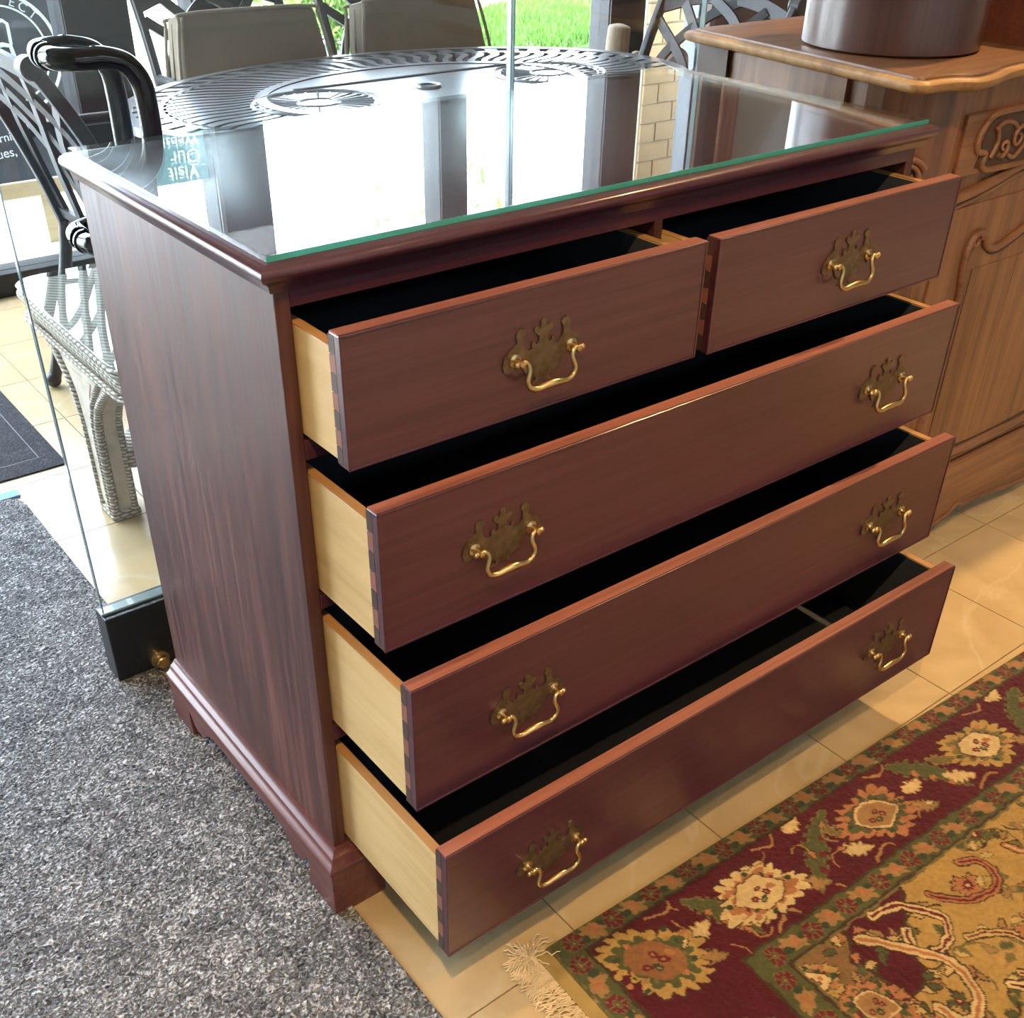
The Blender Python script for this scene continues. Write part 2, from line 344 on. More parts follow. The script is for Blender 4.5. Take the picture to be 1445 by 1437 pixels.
# ------------------------------------------------------------------ room
X0, X1, Y0, Y1, ZC = -3.0, 5.2, -5.2, 2.85, 2.9
floor = struct(MB().box(X0, X1, Y0, Y1 + .15, -.12, -.004).build('floor', M['grout']))
P_ = .30; TX, TY = .241, -.267; g = .0014
tme = MB().box(-P_/2+g, P_/2-g, -P_/2+g, P_/2-g, -.006, 0).mesh('tile', M['tile'])
far = MB(); near = []
i0, i1 = math.floor((X0-TX)/P_), math.ceil((X1-TX)/P_); j0, j1 = math.floor((Y0-TY)/P_), math.ceil((Y1-TY)/P_)
for i in range(i0, i1):
    for j in range(j0, j1):
        xa, xb = max(X0, TX+i*P_), min(X1, TX+(i+1)*P_); ya, yb = max(Y0, TY+j*P_), min(Y1, TY+(j+1)*P_)
        cx, cy = (xa+xb)/2, (ya+yb)/2
        full = abs(xb-xa-P_) < 1e-6 and abs(yb-ya-P_) < 1e-6
        if full and -.15 < cx < 3.4 and -.75 < cy < 2.7: inst('tile', tme, floor, (cx, cy, 0))
        else: far.box(xa+g, xb-g, ya+g, yb-g, -.006, 0)
tag(far.build('tile', M['tile'], floor), kind='stuff')
ceil_o = struct(MB().box(X0-.1, X1+.1, Y0-.1, Y1+.2, ZC, ZC+.1).build('ceiling', M['ceil']))
struct(MB().box(X0-.1, X0, Y0, Y1+.15, -.1, ZC).build('wall_left', M['paint']))
struct(MB().box(X1, X1+.1, Y0, Y1+.15, -.1, ZC).build('wall_right', M['paint']))
struct(MB().box(X0, X1, Y0-.1, Y0, -.1, ZC).build('wall_front', M['dark_paint']))
# shop window wall: sill rail, header and posts
wb_ = struct(MB().box(X0, X1, Y1, Y1+.13, 2.5, ZC).build('wall_back', M['post']))
MB().box(X0, X1, Y1, Y1+.12, -.01, .075).build('sill_rail', M['post'], wb_, bevel=.004)
posts = [(-2.95,-2.8),(-1.2,-1.05),(.768,.985),(1.199,1.412),(2.178,2.32),(3.07,3.285)]
for a, b_ in posts:
    p = MB().box(a, b_, Y1-.01, Y1+.11, .075, 2.5).build('post', M['post'], wb_, bevel=.004)
    MB().box(a+.004, a+.020, Y1-.018, Y1-.009, .075, 2.5).build('trim_strip', M['alu'] if a > 1.1 and a < 1.3 else M['post'], p)
bays = [(-2.8,-1.2),(-1.05,.768),(.985,1.199),(1.412,2.178),(2.32,3.07)]
for k, (a, b_) in enumerate(bays):
    wdw = struct(MB().box(a, b_, Y1+.045, Y1+.053, .075, 2.5).build('window_%d' % (k+2), M['glass']))
# pale brick return wall outside, right of the last post, and grey frame beside it
pier = struct(MB().box(4.46, 6.6, 4.02, 4.35, -.03, 3.4).build('wall_outside', M['pier_mortar']))
bl, bh = .255, .109
bme = MB().box(-.1215, .1215, -.014, .014, -.0485, .0485).mesh('brick', M['brick']); bmh = MB().box(-.058, .058, -.014, .014, -.0485, .0485).mesh('brick', M['brick'])
for r_ in range(31):
    z = .03 + r_*bh; x = 4.46
    if r_ % 2: inst('brick', bmh, pier, (x+.063, 4.016, z)); x += .127
    for k in range(6): inst('brick', bme, pier, (x+.127+k*bl, 4.016, z))
struct(MB().box(3.1, 7.0, Y1+.14, 5.4, ZC, ZC+.12).build('ceiling_shade_canopy', M['ceil']))  # unseen canopy added to keep the brick wall in shade
struct(MB().box(3.285, 3.60, Y1+.045, Y1+.053, .075, 2.5).build('window_7', M['glass']))
MB().box(3.60, 3.74, Y1-.03, Y1+.055, 0, 2.5).build('post', M['grey_frame'], wb_, bevel=.003)
MB().box(3.645, 3.657, Y1-.042, Y1-.029, 0, 2.5).build('trim_strip', M['white'], wb_)
MB().box(3.74, X1, Y1, Y1+.12, 0, 2.5).build('wall_panel', M['paint'], wb_)

# ------------------------------------------------------------------ glass door and side pane behind the chest
d1 = struct(bpy.data.objects.new('door_1', None)); C.objects.link(d1)
YG = .70
MB().box(-.060, .845, YG-.006, YG+.006, .15, 2.35).build('glass_pane', M['glass'], d1)
for xe in (-.0605, .8455): MB().box(xe-.0012, xe+.0012, YG-.0058, YG+.0058, .15, 2.35).build('pane_edge', M['pedge'], d1)
MB().box(-.066, .845, YG-.025, YG+.025, .006, .145).build('bottom_rail', M['black_metal'], d1, bevel=.002)
MB().box(-.066, .845, YG-.012, YG+.012, .145, .150).build('rail_cap', M['pedge'], d1, bevel=.002)
lk = MB().lathe([(.0001,-.028),(.010,-.028),(.012,-.026),(.012,-.016),(.017,-.015),(.019,-.010),(.019,0)], (.012, YG-.025, .030), 20, 'y').build('lock', M['brass'], d1, smooth=True)
MB().box(.006, .018, YG-.062, YG-.052, .0285, .0315).build('key_blade', M['brass'], lk)
def pull(sgn):
    y0 = YG + sgn*.006; y1 = YG + sgn*.058; r = .0150
    zt, zb, xa, xb = 1.042, .792, .040, .150
    pts = [(xa, y0, zt), (xa, y0+sgn*.012, zt), (xa+.006, y1-sgn*.016, zt), (xa+.024, y1-sgn*.003, zt), (xa+.042, y1, zt), (xb-.055, y1, zt), (xb-.022, y1, zt-.010), (xb-.004, y1, zt-.034), (xb, y1, zt-.07), (xb, y1, (zt+zb)/2),
           (xb, y1, zb+.07), (xb-.004, y1, zb+.034), (xb-.022, y1, zb+.010), (xb-.055, y1, zb), (xa+.042, y1, zb), (xa+.024, y1-sgn*.003, zb), (xa+.006, y1-sgn*.016, zb), (xa, y0+sgn*.012, zb), (xa, y0, zb)]
    h = MB().tube(smooth_path(pts, 5), r, 20).build('door_pull', M['black_gloss'], d1, smooth=60)
    for z in (zt, zb):
        MB().lathe([(.0172, 0), (.0178, sgn*.003), (.0178, sgn*.006), (.0160, sgn*.008)], (xa, y0, z), 24, 'y').build('collar', M['black_gloss'], h, smooth=True)
pull(-1); pull(1)
w1 = struct(bpy.data.objects.new('window_1', None)); C.objects.link(w1)
MB().box(.853, 1.335, YG-.006, YG+.006, .15, 2.35).build('glass_pane', M['glass'], w1)
for xe in (.8525, 1.3365): MB().box(xe-.0015, xe+.0015, YG-.0058, YG+.0058, .15, 2.35).build('pane_edge', M['pedge'], w1)
MB().box(.853, 1.335, YG-.025, YG+.025, 0.002, .15).build('bottom_rail', M['black_metal'], w1, bevel=.002)

# ------------------------------------------------------------------ ceiling lamps (warm)
def lamp(x, y, e, spot=75, blend=.6, label='', tgt=None):
    t = thing('ceiling_light', label, 'lamp', (x, y, ZC), 0, 'recessed ceiling lamps')
    MB().lathe([(.045,-.002),(.060,-.006),(.075,-.006),(.078,0),(.045,.0)], n=28).build('trim_ring', M['white'], t, smooth=True)
    MB().lathe([(.001,-.003),(.043,-.003),(.043,-.001),(.001,-.001)], n=24).build('bulb', M['glow'], t)
    ld = bpy.data.lights.new('lamp_light', 'SPOT'); ld.energy = e; ld.color = (1, .62, .27); ld.spot_size = math.radians(spot); ld.spot_blend = blend; ld.shadow_soft_size = .045
    lo = bpy.data.objects.new('lamp_light', ld); C.objects.link(lo); lo.parent = t; lo.location = (0, 0, -.02)
    if tgt:
        v = Vector(tgt) - Vector((x, y, ZC-.02)); lo.rotation_euler = v.to_track_quat('-Z', 'Y').to_euler()
LAMPS = [(-.80, -1.28, 250, 62, (.75, -.55, 0), 'ceiling spot lamp aimed across the carpet edge at the open drawers'),
         (2.25, .15, 260, 95, (1.9, -.35, 0), 'ceiling spot lamp above the front of the carved sideboard'),
         (1.1, -1.6, 80, 85, (1.1, -1.1, 0), 'ceiling spot lamp above the floral rug'),
         (3.4, -1.0, 120, 90, (3.4, -1.0, 0), 'ceiling spot lamp at the right end of the front row'),
         (2.6, -2.6, 110, 90, (2.6, -2.6, 0), 'ceiling spot lamp at the far right corner of the shop')]
for x, y, e, sp, tg_, l in LAMPS: lamp(x, y, e, sp, .6, l, tg_)

for x, l in ((.4, 'added white fill panel on the ceiling between the other two'), (2.4, 'added white fill panel on the ceiling nearest the right wall'), (-1.6, 'added white fill panel on the ceiling by the left wall')):
    t = thing('fill_panel', l, 'lamp', (x, -4.35, ZC-.004), 0, 'added white ceiling fill panels')  # unseen panels added for a cool sheen on the drawer fronts
    MB().box(-.62, .62, -.31, .31, -.025, .003).build('housing', M['white'], t, bevel=.004)
    MB().box(-.59, .59, -.28, .28, -.0275, -.0245).build('diffuser', M['fill_panel_glow'], t)

# ------------------------------------------------------------------ outside
struct(MB().box(-25, 40, Y1+.15, 45, -.2, -.03).build('ground', M['conc']))
lawn_poly = [(3.9,6.45),(4.76,6.10),(5.72,5.62),(7.2,4.9),(14,3.5),(20,9),(9.5,9.2),(6.5,8.05),(5.9,7.75),(5.2,7.7),(4.4,7.3)]
lawn = struct(MB().prism(lawn_poly, 'z', -.03, .0).build('ground_lawn', M['lawn']))
def inpoly(x, y, P):
    c = False; n = len(P)
    for i in range(n):
        a, b_ = P[i], P[i-1]
        if (a[1] > y) != (b_[1] > y) and x < (b_[0]-a[0])*(y-a[1])/(b_[1]-a[1])+a[0]: c = not c
    return c
gb = MB()
while len(gb.v) < 3*36000:
    x, y = random.uniform(3.9, 10), random.uniform(4.3, 9)
    if not inpoly(x, y, lawn_poly): continue
    h = random.uniform(.035, .075); a = random.uniform(0, PI); wd = .006; dx, dy = math.cos(a)*wd, math.sin(a)*wd
    gb.add([(x-dx, y-dy, 0), (x+dx, y+dy, 0), (x+random.uniform(-.03,.03), y+random.uniform(-.03,.03), h)], [(0,1,2)])
def raw(mb, name, mat):   # fast path without normal recalculation
    me = bpy.data.meshes.new(name); me.from_pydata(mb.v, [], mb.f); me.materials.append(mat); me.update()
    o = bpy.data.objects.new(name, me); C.objects.link(o); return o
tag(raw(gb, 'grass', M['grass']), 'bright green lawn grass seen through the shop window', 'grass', kind='stuff')
gv = MB()
for k in range(1500):
    x, y = random.uniform(5.4, 8.6), random.uniform(7.6, 9.6)
    if inpoly(x, y, lawn_poly): continue
    r_ = random.uniform(.02, .05); gv.sphere((x, y, -.02), r_, 5, 3, (1, random.uniform(.6, 1), .6))
tag(raw(gv, 'gravel', M['mortar']), 'pale gravel bed along the far edge of the lawn', 'gravel', kind='stuff')
def leafy(name, label, cat, c, r, n, mat, ls, trunk=None, shape=(1,1,1)):
    t = thing(name, label, cat, (c[0], c[1], -.03)); lf = MB()
    for k in range(n):
        d = rng.normal(size=3); d /= np.linalg.norm(d); q = d*r*(rng.random()**.4)*np.array(shape)+np.array((0, 0, c[2]))
        u = rng.normal(size=3); u /= np.linalg.norm(u); v = np.cross(u, rng.normal(size=3)); v /= np.linalg.norm(v)
        s_ = ls*rng.uniform(.6, 1.2)
        lf.add([q-u*s_, q+v*s_*.35, q+u*s_, q-v*s_*.35], [(0,1,2,3)])
    o = raw(lf, 'foliage', mat); o.parent = t; o['kind'] = 'stuff'
    st = MB()
    if trunk: st.tube([(0,0,0),(.02,0,c[2]*.5),(0,.02,c[2])], [trunk, trunk*.8, trunk*.5], 8)
    for k in range(7):
        a = k*2*PI/7; b0 = (0,0,c[2]-r*.6 if trunk else .02); st.tube([b0, (math.cos(a)*r*.4, math.sin(a)*r*.4, c[2]-r*.1), (math.cos(a)*r*.7, math.sin(a)*r*.7, c[2]+r*.4)], [.02, .014, .006], 5)
    st.build('stem', M['bark'], t, smooth=True)
leafy('shrub', 'leafy green shrub outside the window, seen between the two cushioned chairs', 'shrub', (4.02, 6.85, .40), .40, 5200, M['leaf'], .035)
leafy('shrub', 'low green shrub outside, seen just above the left cushion', 'shrub', (4.35, 8.9, .34), .45, 2600, M['leaf'], .035)
leafy('young_tree', 'thin young tree outside, its leaves mirrored faintly in the glass top', 'tree', (6.25, 8.5, 4.45), 1.15, 330, M['leaf2'], .085, .03)

# chalkboard sign standing beyond the window
def cb(px, py): return (.767+.00245*px-.00056*py, .806-.00015*px-.00229*py)
sg = thing('chalkboard_sign', 'black chalkboard sign in a pale wood frame with white handwriting, outside the window', 'sign', (.55, 3.45, -.03))
SX, SY, SZ = .55, 3.45, -.03
bd = MB().box(-.35, .42, 0, .02, .24, .97).build('board', M['chalkboard'], sg)
MB().box(.42, .445, -.008, .03, .17, 1.0).build('stile', M['post'], sg)
MB().box(-.375, -.35, -.008, .03, .17, 1.0).build('stile', M['oak'], sg)
MB().box(-.35, .42, -.010, .03, .180, .235).build('bottom_rail', M['oak'], sg, bevel=.003)
MB().box(-.35, .42, -.010, .03, .97, 1.0).build('top_rail', M['oak'], sg, bevel=.003)
for (x, tx, ty, bw) in ((.228, .228, .0, .022), (-.03, -.12, -.30, .025)):
    MB().prism([(x-bw, 0), (x+bw, 0), (tx+bw, .2), (tx-bw, .2)], 'y', .0 if ty == 0 else -.06, .03 if ty == 0 else -.03).build('leg', M['oak'], sg)
def chalk_stroke(pts, r=.004, name='chalk_drawing'):
    q = [(cb(*p)[0]-SX, -.002, cb(*p)[1]-SZ) for p in pts] if len(pts[0]) == 2 else pts
    MB().tube(q, r, 5).build(name, M['chalk'], bd)
cx, cz = .737-SX, .634-SZ
for rr, rad in ((.197, .006), (.157, .0035)):
    MB().tube([(cx+rr*math.cos(a), -.002, cz+rr*math.sin(a)) for a in np.linspace(-1.9, 1.75, 60)], rad, 5).build('chalk_ring', M['chalk'], bd)
for ch, ang in (('E', 68), ('C', 56), ('T', 43), ('E', -78), ('N', -66)):
    a = math.radians(ang); tm = text_mesh(ch, .042, .001, M['chalk'])
    up = ang > 0
    inst('chalk_letter', tm, bd, (cx+.176*math.cos(a), -.003, cz+.176*math.sin(a)), (PI/2, (math.radians(90-ang) if up else math.radians(-(90+ang))), 0))
for txt, px, py, sz in (('Consign', 74, 166, .062), ('ring in', 85, 186, .034), ('MORE', 93, 197, .04), ('rnis', 10, 191, .042), ('ques, D', 14, 214, .046)):
    q = cb(px, py); inst('chalk_writing', text_mesh(txt, sz, .001, M['chalk']), bd, (q[0]-SX, -.003, q[1]-SZ), (PI/2, math.radians(-4), 0))
chalk_stroke([(-8,30),(2,27),(9,32),(12,45),(15,60)], .006); chalk_stroke([(-8,63),(3,60),(14,62),(20,78),(27,102)], .008); chalk_stroke([(-4,70),(5,74),(12,100)], .006); chalk_stroke([(1,80),(14,78),(19,98)], .005)

# printed sign on the window glass, facing the street
sn = thing('window_poster', 'teal poster with white lettering on the shop window, mirrored in the glass top', 'poster', (1.092, Y1+.04, 1.57))
MB().add([(-.107,.0012,-.16),(.109,.0012,-.16),(.109,.0012,.087),(-.107,.0012,.087)], [(0,1,2,3)]).build('sheet', M['paper'], sn)
slab = MB().prism([(-.105,-.158),(.02,-.158),(.107,-.085),(.107,.085),(-.105,.085)], 'y', -.0006, .0006).build('teal_panel', M['teal_paper'], sn)
cutters = []
for txt, z, sz, xo in (('Visit', .050, .066, .015), ('Our', -.002, .066, .03), ('Website', -.055, .051, .0), ('OPEN 24/7', -.105, .020, 0)):
    co = inst('lettering', text_mesh(txt, sz, .003, M['paper']), sn, (xo, 0, z), (PI/2, 0, PI)); cutters.append(co)
    bo = slab.modifiers.new('cut', 'BOOLEAN'); bo.operation = 'DIFFERENCE'; bo.object = co; bo.solver = 'EXACT'
dg = bpy.context.evaluated_depsgraph_get(); dg.update()
cut_me = bpy.data.meshes.new_from_object(slab.evaluated_get(dg)); slab.modifiers.clear(); slab.data = cut_me
for co in cutters: bpy.data.objects.remove(co)

# ------------------------------------------------------------------ chest of drawers
W_, D_, XL = 1.07, .535, .0177
chest = thing('chest_of_drawers', 'dark red mahogany chest with five open drawers and brass bail handles', 'chest', (0, 0, 0))
def rect(o, z, yb=D_): return [(-o, -o, z), (W_+o, -o, z), (W_+o, yb, z), (-o, yb, z)]
MB().rings([rect(o, z) for o, z in ((.0, .9215), (.006, .9218), (.0075, .9255), (.0085, .930), (.012, .9345), (.0145, .9352), (.0185, .9380), (.0208, .9425), (.0205, .9465), (.0180, .9500), (.0135, .9515), (.0125, .9522), (.010, .953))]).build('top', M['mah_x'], chest, smooth=40)
MB().box(0, .0177, 0, D_, .115, .9215).build('side_panel', M['mah_z'], chest, bevel=.0012)
MB().box(W_-.0177, W_, 0, D_, .115, .9215).build('side_panel', M['mah_z'], chest, bevel=.0012)
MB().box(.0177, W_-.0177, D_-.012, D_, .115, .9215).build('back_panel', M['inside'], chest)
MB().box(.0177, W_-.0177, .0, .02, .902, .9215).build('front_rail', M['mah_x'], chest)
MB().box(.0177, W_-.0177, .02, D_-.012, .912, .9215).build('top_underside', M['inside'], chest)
ROWS = [(.8999, .7532), (.7252, .547), (.5229, .3386), (.3099, .126)]
for (t0, b0), (t1, b1) in zip(ROWS[:-1], ROWS[1:]):
    MB().box(.0177, W_-.0177, .0, .06, t1+.002, b0-.002).build('drawer_rail', M['mah_x'], chest, bevel=.001)
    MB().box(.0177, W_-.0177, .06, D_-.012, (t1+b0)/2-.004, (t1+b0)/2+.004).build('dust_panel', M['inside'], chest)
MB().box(.0177, W_-.0177, .0, D_-.012, .112, .1245).build('bottom_panel', M['mah_x'], chest)
MB().box(.5300, .5440, .0, D_-.012, .7512, .902).build('centre_divider', M['mah_z'], chest, bevel=.001)
# base moulding and bracket plinth
MB().rings([rect(o, z) for o, z in ((.0, .1185), (.0035, .1178), (.005, .1145), (.0075, .1115), (.0115, .109), (.0125, .1055), (.0155, .1005), (.0205, .0975), (.0222, .094), (.0215, .0905), (.0185, .089), (.0, .089))]).build('base_moulding', M['mah_base'], chest, smooth=40)
def bracket(L, foot, zt=.0895, hole=.056):
    e = [(0,0),(foot,0)]
    ogee = [(foot+.001,.012),(foot-.004,.030),(foot-.002,.046),(foot+.006,.040),(foot+.014,.030),(foot+.026,.025),(foot+.036,.027),(foot+.042,.022),(foot+.050,.026),(foot+.062,.038),(foot+.080,.046),(foot+.110,.050)]
    ogee = [(a, z*1.25) for a, z in ogee]
    r_ = [(L-a, z) for a, z in reversed(ogee)]
    return e + ogee + r_ + [(L-foot,0),(L,0),(L,zt),(0,zt)]
o_ = .0185
lp = [(-o_ + a, z) for a, z in bracket(D_+o_, .075)]
MB().prism(lp, 'x', -o_, -o_+.016).build('plinth', M['mah_base'], chest, bevel=.001)
MB().prism(lp, 'x', W_+o_-.016, W_+o_).build('plinth', M['mah_base'], chest, bevel=.001)
MB().prism([(-o_+.0005 + a, z) for a, z in bracket(W_+2*o_-.001, .085)], 'y', -o_-.0002, -o_+.016).build('plinth', M['mah_base'], chest, bevel=.001)

# brass handle meshes (origin: centre of the plate, front of drawer at y=0, facing -y)
half = [(0,.0430),(.0035,.0400),(.0030,.0350),(.0048,.0320),(.0085,.0352),(.0120,.0330),(.0118,.0285),(.0080,.0250),(.0055,.0225),(.0052,.0175),(.0070,.0135),(.0105,.0130),(.0112,.0175),(.0138,.0180),(.0150,.0135),(.0140,.0090),(.0175,.0072),(.0215,.0095),(.0250,.0140),(.0265,.0210),(.0260,.0270),(.0235,.0310),(.0250,.0365),(.0300,.0378),(.0340,.0340),(.0345,.0270),(.0335,.0205),(.0375,.0170),(.0440,.0130),(.0495,.0060),(.0515,-.0030),(.0500,-.0110),(.0450,-.0150),(.0400,-.0140),(.0365,-.0090),(.0330,-.0060),(.0290,-.0075),(.0265,-.0125),(.0235,-.0185),(.0190,-.0240),(.0130,-.0275),(.0085,-.0295),(.0095,-.0335),(.0145,-.0370),(.0095,-.0372),(.0050,-.0335),(0,-.0320)]
half = [(x*1.10, z*.93) for x, z in half]
outl = half + [(-x, z) for x, z in reversed(half[1:-1])]
plate_me = MB().prism(outl, 'y', -.0022, 0).mesh('handle_plate', M['brass_plate'])
HX = .0405
post_me = MB().lathe([(.0075,0),(.0078,-.003),(.0045,-.0045),(.0035,-.007),(.0035,-.011),(.0042,-.0125),(.0045,-.0150),(.0034,-.0175),(.0001,-.0182)], n=14, axis='y').mesh('handle_post', M['brass'], True)
bp_ = [(HX+.007,-.0145,.0005),(HX+.002,-.0145,.0010),(HX-.004,-.0150,.0015),(HX-.0085,-.0160,-.0015),(HX-.0095,-.0175,-.008),(HX-.007,-.0185,-.015),(HX-.006,-.0190,-.0215),(HX-.010,-.0195,-.0285),(HX-.019,-.0200,-.0315),(HX-.029,-.0200,-.0305),(0,-.0200,-.0300)]
bfull = bp_ + [(-x, y, z) for x, y, z in reversed(bp_[:-1])]
bpath = smooth_path(bfull, 4); nb = len(bpath)
brad = [.0028 + .0020*max(0, 1-abs(i-(nb-1)/2)/(nb*.17)) for i in range(nb)]
bm_ = MB().tube(bpath, brad, 10)
for s in (-1, 1): bm_.sphere((s*(HX+.0065), -.0145, .0005), .0036, 10, 8)
bail_me = bm_.mesh('bail', M['brass'], 60)

def drawer(xa, xb, p, t, b, handles):
    """drawer pulled out by p; the part is its front board, the rest are sub-parts"""
    T = .020
    fr = MB()
    fr.box(xa, xb, -p, -p+T, b, t)
    f = fr.build('drawer', M['mah_x'], chest, bevel=.0016)
    # lighter unvarnished top edge and cock bead
    MB().box(xa+.001, xb-.001, -p+.0016, -p+T-.0004, t-.0006, t+.0005).build('top_edge', M['mah_edge'], f)
    for (x0, x1, z0, z1) in ((xa, xb, t-.003, t+.0003), (xa, xb, b-.0003, b+.003), (xa-.0003, xa+.003, b, t), (xb-.003, xb+.0003, b, t)):
        MB().box(x0, x1, -p-.0012, -p+.002, z0, z1).build('edge_bead', M['mah_x'], f, bevel=.0008)
    st = t-.017; yb = -p+.49
    for xs in (xa+.002, xb-.014):
        sd = MB().box(xs, xs+.012, -p+T-.001, yb, b+.004, st-.0008).build('drawer_side', M['maple'], f, bevel=.0008)
        MB().box(xs, xs+.012, -p+T, yb, st-.0008, st+.0004).build('side_edge', M['maple_top'], f)
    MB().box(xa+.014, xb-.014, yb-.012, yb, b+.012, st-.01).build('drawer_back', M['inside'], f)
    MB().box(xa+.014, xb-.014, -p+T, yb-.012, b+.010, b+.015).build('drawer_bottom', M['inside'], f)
    # dark inner faces of front and sides, their navy tint partly painted flare haze
    MB().box(xa+.014, xb-.014, -p+T, -p+T+.0012, b+.014, t-.002).build('hazed_inner_face', M['inside'], f)
    for xs in (xa+.014, xb-.0152): MB().box(xs, xs+.0012, -p+T+.001, yb-.012, b+.014, st-.002).build('hazed_inner_face', M['inside'], f)
    # dovetails on the end of the front board
    n = 7; h = (t-b-.004)/n; y0, y1 = -p+.0095, -p+T+.0006
    for side in (xa+.0004, xb-.0004):
        for k in range(n):
            z0 = b+.002+k*h; s = -1 if side < (xa+xb)/2 else 1
            e0, e1 = (.0025, 0) if k % 2 else (0, .0025)
            poly = [(y1, z0+e0*.6), (y1, z0+h-e0*.6), (y0, z0+h-e1*.6), (y0, z0+e1*.6)]
            MB().prism(poly, 'x', side, side+s*.0007).build('dovetail', M['tail_dark'] if k % 2 == 0 else M['tail_light'], f)
    for hx, hz in handles:
        inst('handle_plate', plate_me, f, (hx, -p, hz))
        for s in (-1, 1): inst('handle_post', post_me, f, (hx+s*HX, -p-.001, hz+.0005))
        inst('bail', bail_me, f, (hx, -p, hz))
    return f
drawer(XL+.0008, .5285, .0917, *ROWS[0], [(.274, .822)])
drawer(.5456, W_-XL-.0008, .0957, *ROWS[0], [(.812, .826)])
drawer(XL+.0008, W_-XL-.0008, .1416, *ROWS[1], [(.181, .638), (.891, .640)])
drawer(XL+.0008, W_-XL-.0008, .1912, *ROWS[2], [(.184, .428), (.897, .430)])
drawer(XL+.0008, W_-XL-.0008, .2503, *ROWS[3], [(.183, .213), (.890, .225)])

# glass sheet lying on the chest
gt = thing('glass_top', 'clear glass sheet with green edge lying on top of the mahogany chest', 'glass sheet', (0, 0, .9530))
gx0, gx1, gy0, gy1 = -.006, W_+.0085, -.006, D_-.002
MB().box(gx0+.0012, gx1-.0012, gy0+.0012, gy1-.0012, .0002, .0062).build('sheet', M['glass_top'], gt)
for a in ((gx0, gx1, gy0, gy0+.0012), (gx0, gx1, gy1-.0012, gy1), (gx0, gx0+.0012, gy0+.0012, gy1-.0012), (gx1-.0012, gx1, gy0+.0012, gy1-.0012)):
    MB().box(a[0], a[1], a[2], a[3], .0002, .0062).build('ground_edge', M['gedge'] if a[3] < .1 else M['glass_top'], gt)

# ------------------------------------------------------------------ carpets
def rounded_rect(x0, x1, y0, y1, r, n=8):
    out = []
    for cx_, cy_, a0 in ((x1-r, y1-r, 0), (x0+r, y1-r, 90), (x0+r, y0+r, 180), (x1-r, y0+r, 270)):
        for k in range(n+1):
            a = math.radians(a0+90*k/n); out.append((cx_+r*math.cos(a), cy_+r*math.sin(a)))
    return out
tag(MB().prism(rounded_rect(-1.5, .0095, -3.2, 1.485, .055), 'z', .0003, .0055).build('carpet_runner', M['carpet'], bevel=.002), 'charcoal grey carpet runner with pale flecks under the chest side', 'carpet')
dm = tag(MB().prism(rounded_rect(-.95, .156, 1.573, 2.55, .006), 'z', .0003, .004).build('door_mat', M['mat']), 'dark door mat with a thin stitched line, behind the carpet runner', 'mat')
for (x0, x1, y0, y1) in ((.108, .1105, 1.64, 2.48), (-.9, .1105, 1.64, 1.6425), (-.9, .1105, 2.48, 2.4825)):
    MB().box(x0, x1, y0, y1, .004, .0043).build('stitched_line', M['dark_stitch'], dm)
tag(MB().box(-.12, .012, 1.478, 1.51, .0005, .0058).build('blue_tape', M['tape']), 'strip of blue tape at the end of the carpet runner', 'tape')

# ------------------------------------------------------------------ patterned rug
rx0, ry0, ang = .186, -.2465, math.radians(-1.75)
RU, RV, st_ = 2.0, 1.15, .0022
nu, nv = int(RU/st_), int(RV/st_)
# only the part that can be seen is finely sampled; the remainder uses a coarser grid
us = np.concatenate([np.arange(0, 1.40, st_), np.linspace(1.40, RU, 120)[1:]]); vs_ = np.concatenate([np.arange(0, .62, st_), np.linspace(.62, RV, 110)[1:]])
U, V = np.meshgrid(us, vs_); 
def vnoise(x, y, s, seed=0):
    r = np.random.default_rng(seed).random((64, 64)); X = x/s; Y = y/s; xi = np.floor(X).astype(int); yi = np.floor(Y).astype(int); fx = X-xi; fy = Y-yi
    fx = fx*fx*(3-2*fx); fy = fy*fy*(3-2*fy); g_ = lambda a, b: r[a % 64, b % 64]
    return (g_(xi,yi)*(1-fx)+g_(xi+1,yi)*fx)*(1-fy)+(g_(xi,yi+1)*(1-fx)+g_(xi+1,yi+1)*fx)*fy
Uo, Vo = U.copy(), V.copy()
U = U+(vnoise(U, V, .012, 1)-.5)*.006; V = V+(vnoise(Uo, V, .012, 2)-.5)*.006
GOLD, CREAM, MAROON, GREEN, DGREEN, PINK, TAN, RED, DARK, OLIVE = [np.array(c) for c in ((.42,.27,.085),(.60,.45,.22),(.085,.008,.016),(.085,.095,.036),(.042,.062,.03),(.40,.17,.075),(.33,.19,.075),(.14,.018,.022),(.06,.035,.018),(.17,.14,.05))]
col = np.empty(U.shape+(3,)); col[:] = GOLD
def paint(mask, c):
    if isinstance(mask, tuple):
        if mask[2] is not None: col[mask[0], mask[1]][mask[2]] = c
    else: col[mask] = c
def win(cu, cv, R):
    a0, a1 = np.searchsorted(us, cu-R), np.searchsorted(us, cu+R); b0, b1 = np.searchsorted(vs_, cv-R), np.searchsorted(vs_, cv+R)
    return slice(b0, b1), slice(a0, a1)
def local(cu, cv, a, sv=slice(None), su=slice(None)):
    du, dv = U[sv, su]-cu, V[sv, su]-cv; ca, sa = math.cos(a), math.sin(a); return du*ca+dv*sa, -du*sa+dv*ca
